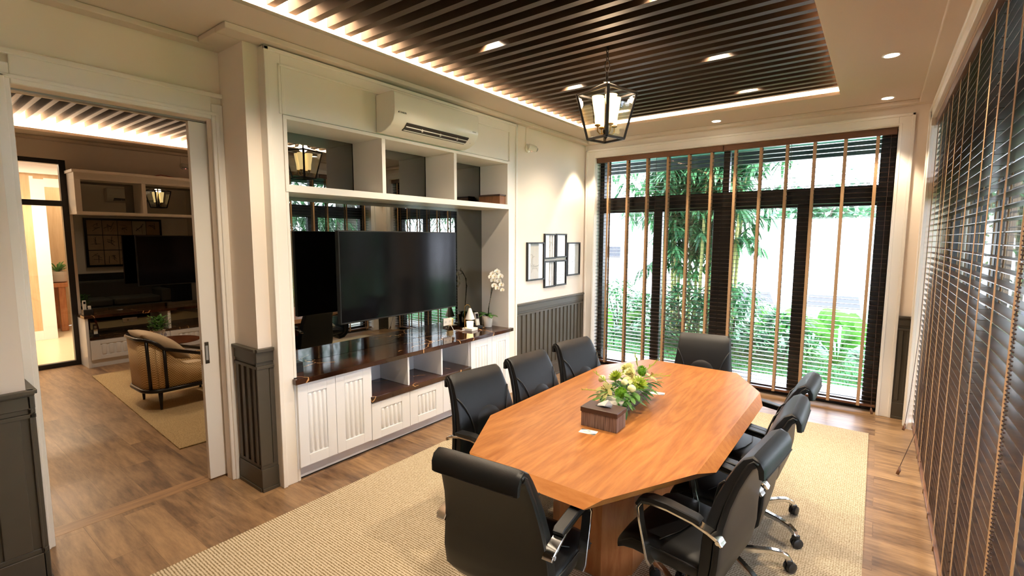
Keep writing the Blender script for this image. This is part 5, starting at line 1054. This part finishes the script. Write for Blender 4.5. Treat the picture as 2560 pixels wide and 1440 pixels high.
for i, (x, y, h, l) in enumerate([(1.75, 8.0, .75, 'spiky plant on slim stems at the lawn edge, centre of the far window'), (2.45, 7.8, .6, 'spiky plant at the lawn edge, right half of the far window'), (3.05, 7.9, .62, 'spiky plant at the lawn edge by the right jamb'), (0.2, 7.9, .6, 'spiky plant at the lawn edge, left half of the far window'), (-0.35, 7.75, .5, 'spiky plant at the far left of the lawn edge')]): spiky(x, y, h, l, 60 + i, m_canna if i % 2 else m_shrub)
# white boundary wall, cars, house
tag(MB().box(-2.2, 14, 22.0, 22.3, -1.55, 2.45).build('boundary_wall', m_white), 'bright white building wall across the car park beyond the garden', 'wall')
hs = empty('house', (-8.0, 19.5, -0.42), label='white house with a pale blue-grey roof at the far left beyond the garden', cat='house')
MB().box(-3.0, 3.3, 0, 5, -1.13, 2.0).build('walls', m_white, hs); MB().prism([(-3.4, -0.5, 2.0), (3.8, -0.5, 2.0), (3.8, 5.4, 2.0), (-3.4, 5.4, 2.0)], [(-1, 2, 3.7), (1.2, 2, 3.7), (1.2, 3, 3.7), (-1, 3, 3.7)]).build('roof', m_roof, hs)
MB().box(1.2, 2.4, -0.04, 0.0, 1.3, 1.75).build('window', m_cwin, hs); MB().box(-0.5, 0.6, -0.04, 0.0, 1.3, 1.75).build('window', m_cwin, hs)
def car(x, y, rz, label, mt):
    e = empty('car', (x, y, -1.55), rz, label=label, cat='car', group='parked cars beyond the garden')
    P = [(-2.1, .35), (-2.15, .75), (-1.9, .98), (-1.35, 1.05), (-0.85, 1.45), (0.75, 1.48), (1.35, 1.02), (2.0, .88), (2.15, .6), (2.1, .35)]
    b = MB(); b.extr(P, 'y', -.85, .85); b.build('body', mt, e, bevel=.06, seg=3)
    g_ = MB(); g_.extr([(-1.2, 1.06), (-.8, 1.39), (.7, 1.42), (1.2, 1.05)], 'y', -.86, .86); g_.build('side_windows', m_cwin, e)
    g_ = MB(); g_.add([(1.30, -.72, 1.07), (1.30, .72, 1.07), (.82, .66, 1.455), (.82, -.66, 1.455)], [(0, 1, 2, 3)]); g_.build('windscreen', m_cwin, e)
    for wx in (-1.35, 1.35):
        for s_ in (-1, 1): w_ = MB(); w_.m = Matrix.Translation((wx, s_ * .80, .32)) @ Matrix.Rotation(R(90), 4, 'X'); w_.lathe([(.2, -.1), (.32, -.09), (.32, .09), (.2, .1)], 20); w_.build('wheel', m_tvb, e, smooth=40)
car(-0.6, 19.0, R(-70), 'white parked car just right of the bamboo', m_car2); car(2.0, 19.4, R(-85), 'white parked car in the middle of the car park', m_car); car(4.4, 19.6, R(-95), 'white parked car towards the right of the car park', m_car); car(6.4, 19.2, R(-90), 'pale parked car at the far right of the car park', m_car2)
def tree(x, y, h, cr, n, mt, label, tr=.16, L=.3, w=.12, squash=.8, cz=None, z0=-0.12):
    rs_ = random.Random(int(abs(x * 37 + y * 11))); e = empty('tree', (x, y, z0), label=label, cat='tree', group='trees beyond the garden'); cz = cz or h * .72
    t = MB(); t.tube([(0, 0, 0), (.05, .03, h * .35), (-.05, .05, h * .7), (0, 0, h * .95)], [tr, tr * .8, tr * .6, tr * .2], 10)
    for k in range(5): a = 2 * PI * k / 5; t.tube([(0, 0, h * .5), (cr * .5 * math.cos(a), cr * .5 * math.sin(a), cz + .1), (cr * .8 * math.cos(a), cr * .8 * math.sin(a), cz + cr * .3)], [tr * .4, tr * .25, .02], 6)
    t.build('trunk', m_trunk, e, smooth=50); f = MB()
    cl = [(rs_.gauss(0, .45) * cr, rs_.gauss(0, .45) * cr, cz + rs_.gauss(0, .4) * cr * squash) for _ in range(34)]
    for k in range(n):
        c_ = cl[k % 34]; a = rs_.uniform(0, 6.28); q = cr * .28
        f.leaf((c_[0] + rs_.gauss(0, q), c_[1] + rs_.gauss(0, q), c_[2] + rs_.gauss(0, q * .7)), (math.cos(a), math.sin(a), rs_.uniform(-.6, .6)), L * rs_.uniform(.6, 1.3), w, (0, 0, 1), .3, 3)
    tag(f.build('crown', mt, e), kind='stuff')
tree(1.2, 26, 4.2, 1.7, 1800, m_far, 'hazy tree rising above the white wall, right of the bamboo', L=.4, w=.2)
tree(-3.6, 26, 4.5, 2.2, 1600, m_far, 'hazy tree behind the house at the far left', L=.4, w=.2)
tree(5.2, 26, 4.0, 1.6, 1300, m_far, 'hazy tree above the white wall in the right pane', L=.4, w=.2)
tree(4.9, 11.2, 3.6, 1.35, 1800, m_bam, 'fine-leaved tree reaching in from the right edge of the far window', L=.2, w=.05, tr=.08, cz=2.6)
# garden to the right of the house (seen through the right blinds and in the smoked mirror)
def big(x, y, r, h, label):
    e = empty('tree', (x, y, -0.12), label=label, cat='tree', group='garden trees beside the right wall'); t = MB(); t.tube([(0, 0, 0), (.06, 0, 1), (-.05, .1, 2.4), (.1, 0, h)], [r * 1.3, r, r * .9, r * .75], 14); t.build('trunk', m_trunk, e, smooth=60)
    f = MB(); rs_ = random.Random(int(x * 31))
    for k in range(600): a = rs_.uniform(0, 6.28); q = rs_.uniform(.2, 1.7); f.leaf((q * math.cos(a), q * math.sin(a), h * .6 + rs_.uniform(0, 2.2)), (math.cos(a), math.sin(a), rs_.uniform(-.7, .3)), .3, .07, (0, 0, 1), .4, 3)
    tag(f.build('crown', m_bam, e), kind='stuff')
big(8.2, 8.4, .30, 4.6, 'thick-trunked tree in the side garden, reflected above the television'); big(9.5, 7.2, .14, 4.4, 'slim-trunked tree in the side garden'); big(10.5, 4.6, .16, 4.6, 'slim tree deeper in the side garden')
def palm(x, y, h, label, seed):
    e = empty('palm', (x, y, -0.12), label=label, cat='palm', group='palms in the side garden'); t = MB(); t.tube([(0, 0, 0), (.05, 0, h * .5), (.15, 0, h)], [.09, .07, .06], 8); t.build('trunk', m_trunk, e, smooth=60); f = MB(); rs_ = random.Random(seed)
    for k in range(14):
        a = 2 * PI * k / 14 + rs_.uniform(-.2, .2); p = [Vector((.15, 0, h)) + Vector((math.cos(a) * 1.5 * t_, math.sin(a) * 1.5 * t_, .5 * t_ - 1.1 * t_ * t_)) for t_ in [i / 10 for i in range(11)]]; f.tube(p, .01, 4)
        for i in range(1, 11):
            for s_ in (-1, 1): f.leaf(p[i], Vector((-math.sin(a) * s_, math.cos(a) * s_, -.5)) + Vector((math.cos(a), math.sin(a), 0)) * .6, .38, .035, (0, 0, 1), .4, 3)
    f.build('fronds', m_dark, e)
palm(7.2, 6.9, 2.3, 'low palm in the side garden, reflected at the left of the smoked mirror', 1); palm(6.6, 10.2, 2.6, 'palm at the corner of the garden beyond the terrace', 2)
for i, (x, y, r, h) in enumerate([(6.2, 5.6, .55, .8), (6.9, 7.6, .6, .9), (7.8, 6.2, .6, 1.0), (8.6, 9.6, .8, 1.2), (7.2, 9.2, .6, .9), (9.2, 5.4, .8, 1.2), (8.0, 4.0, .7, 1.1), (5.9, 8.4, .5, .7)]):
    shrub('leafy_shrub', x, y, r, h, 520, m_shrub if i % 2 else m_canna, ['low bright shrub nearest the right wall in the side garden', 'rounded shrub under the low palm', 'bright shrub in front of the slim tree', 'large shrub behind the thick-trunked tree', 'bright shrub beside the thick-trunked tree', 'large shrub deep in the side garden', 'tall shrub towards the front of the side garden', 'small shrub at the terrace corner'][i], L=.2, w=.06, grp='shrubs in the side garden')
tag(MB().box(18.5, 18.8, -6, 20, -0.5, 2.0).build('garden_wall', m_dark if False else mat('mossy_wall', hx('3a5a42')[:3], 0.9, noise=.4, nscale=2)), 'mossy wall closing the side garden beyond the right blinds', 'wall')
rs_ = random.Random(77); hd = empty('hedge', (15.2, 6, -0.12), label='tall dark hedge in front of the mossy wall of the side garden', cat='hedge'); f = MB()
for k in range(5000): f.leaf((rs_.uniform(-.8, .8), rs_.uniform(-9, 10), rs_.uniform(0, 3.0)), (-1, rs_.uniform(-1, 1), rs_.uniform(-1, .6)), .5, .2, (0, 0, 1), .3, 3)
tag(f.build('foliage', m_dark, hd), kind='stuff')
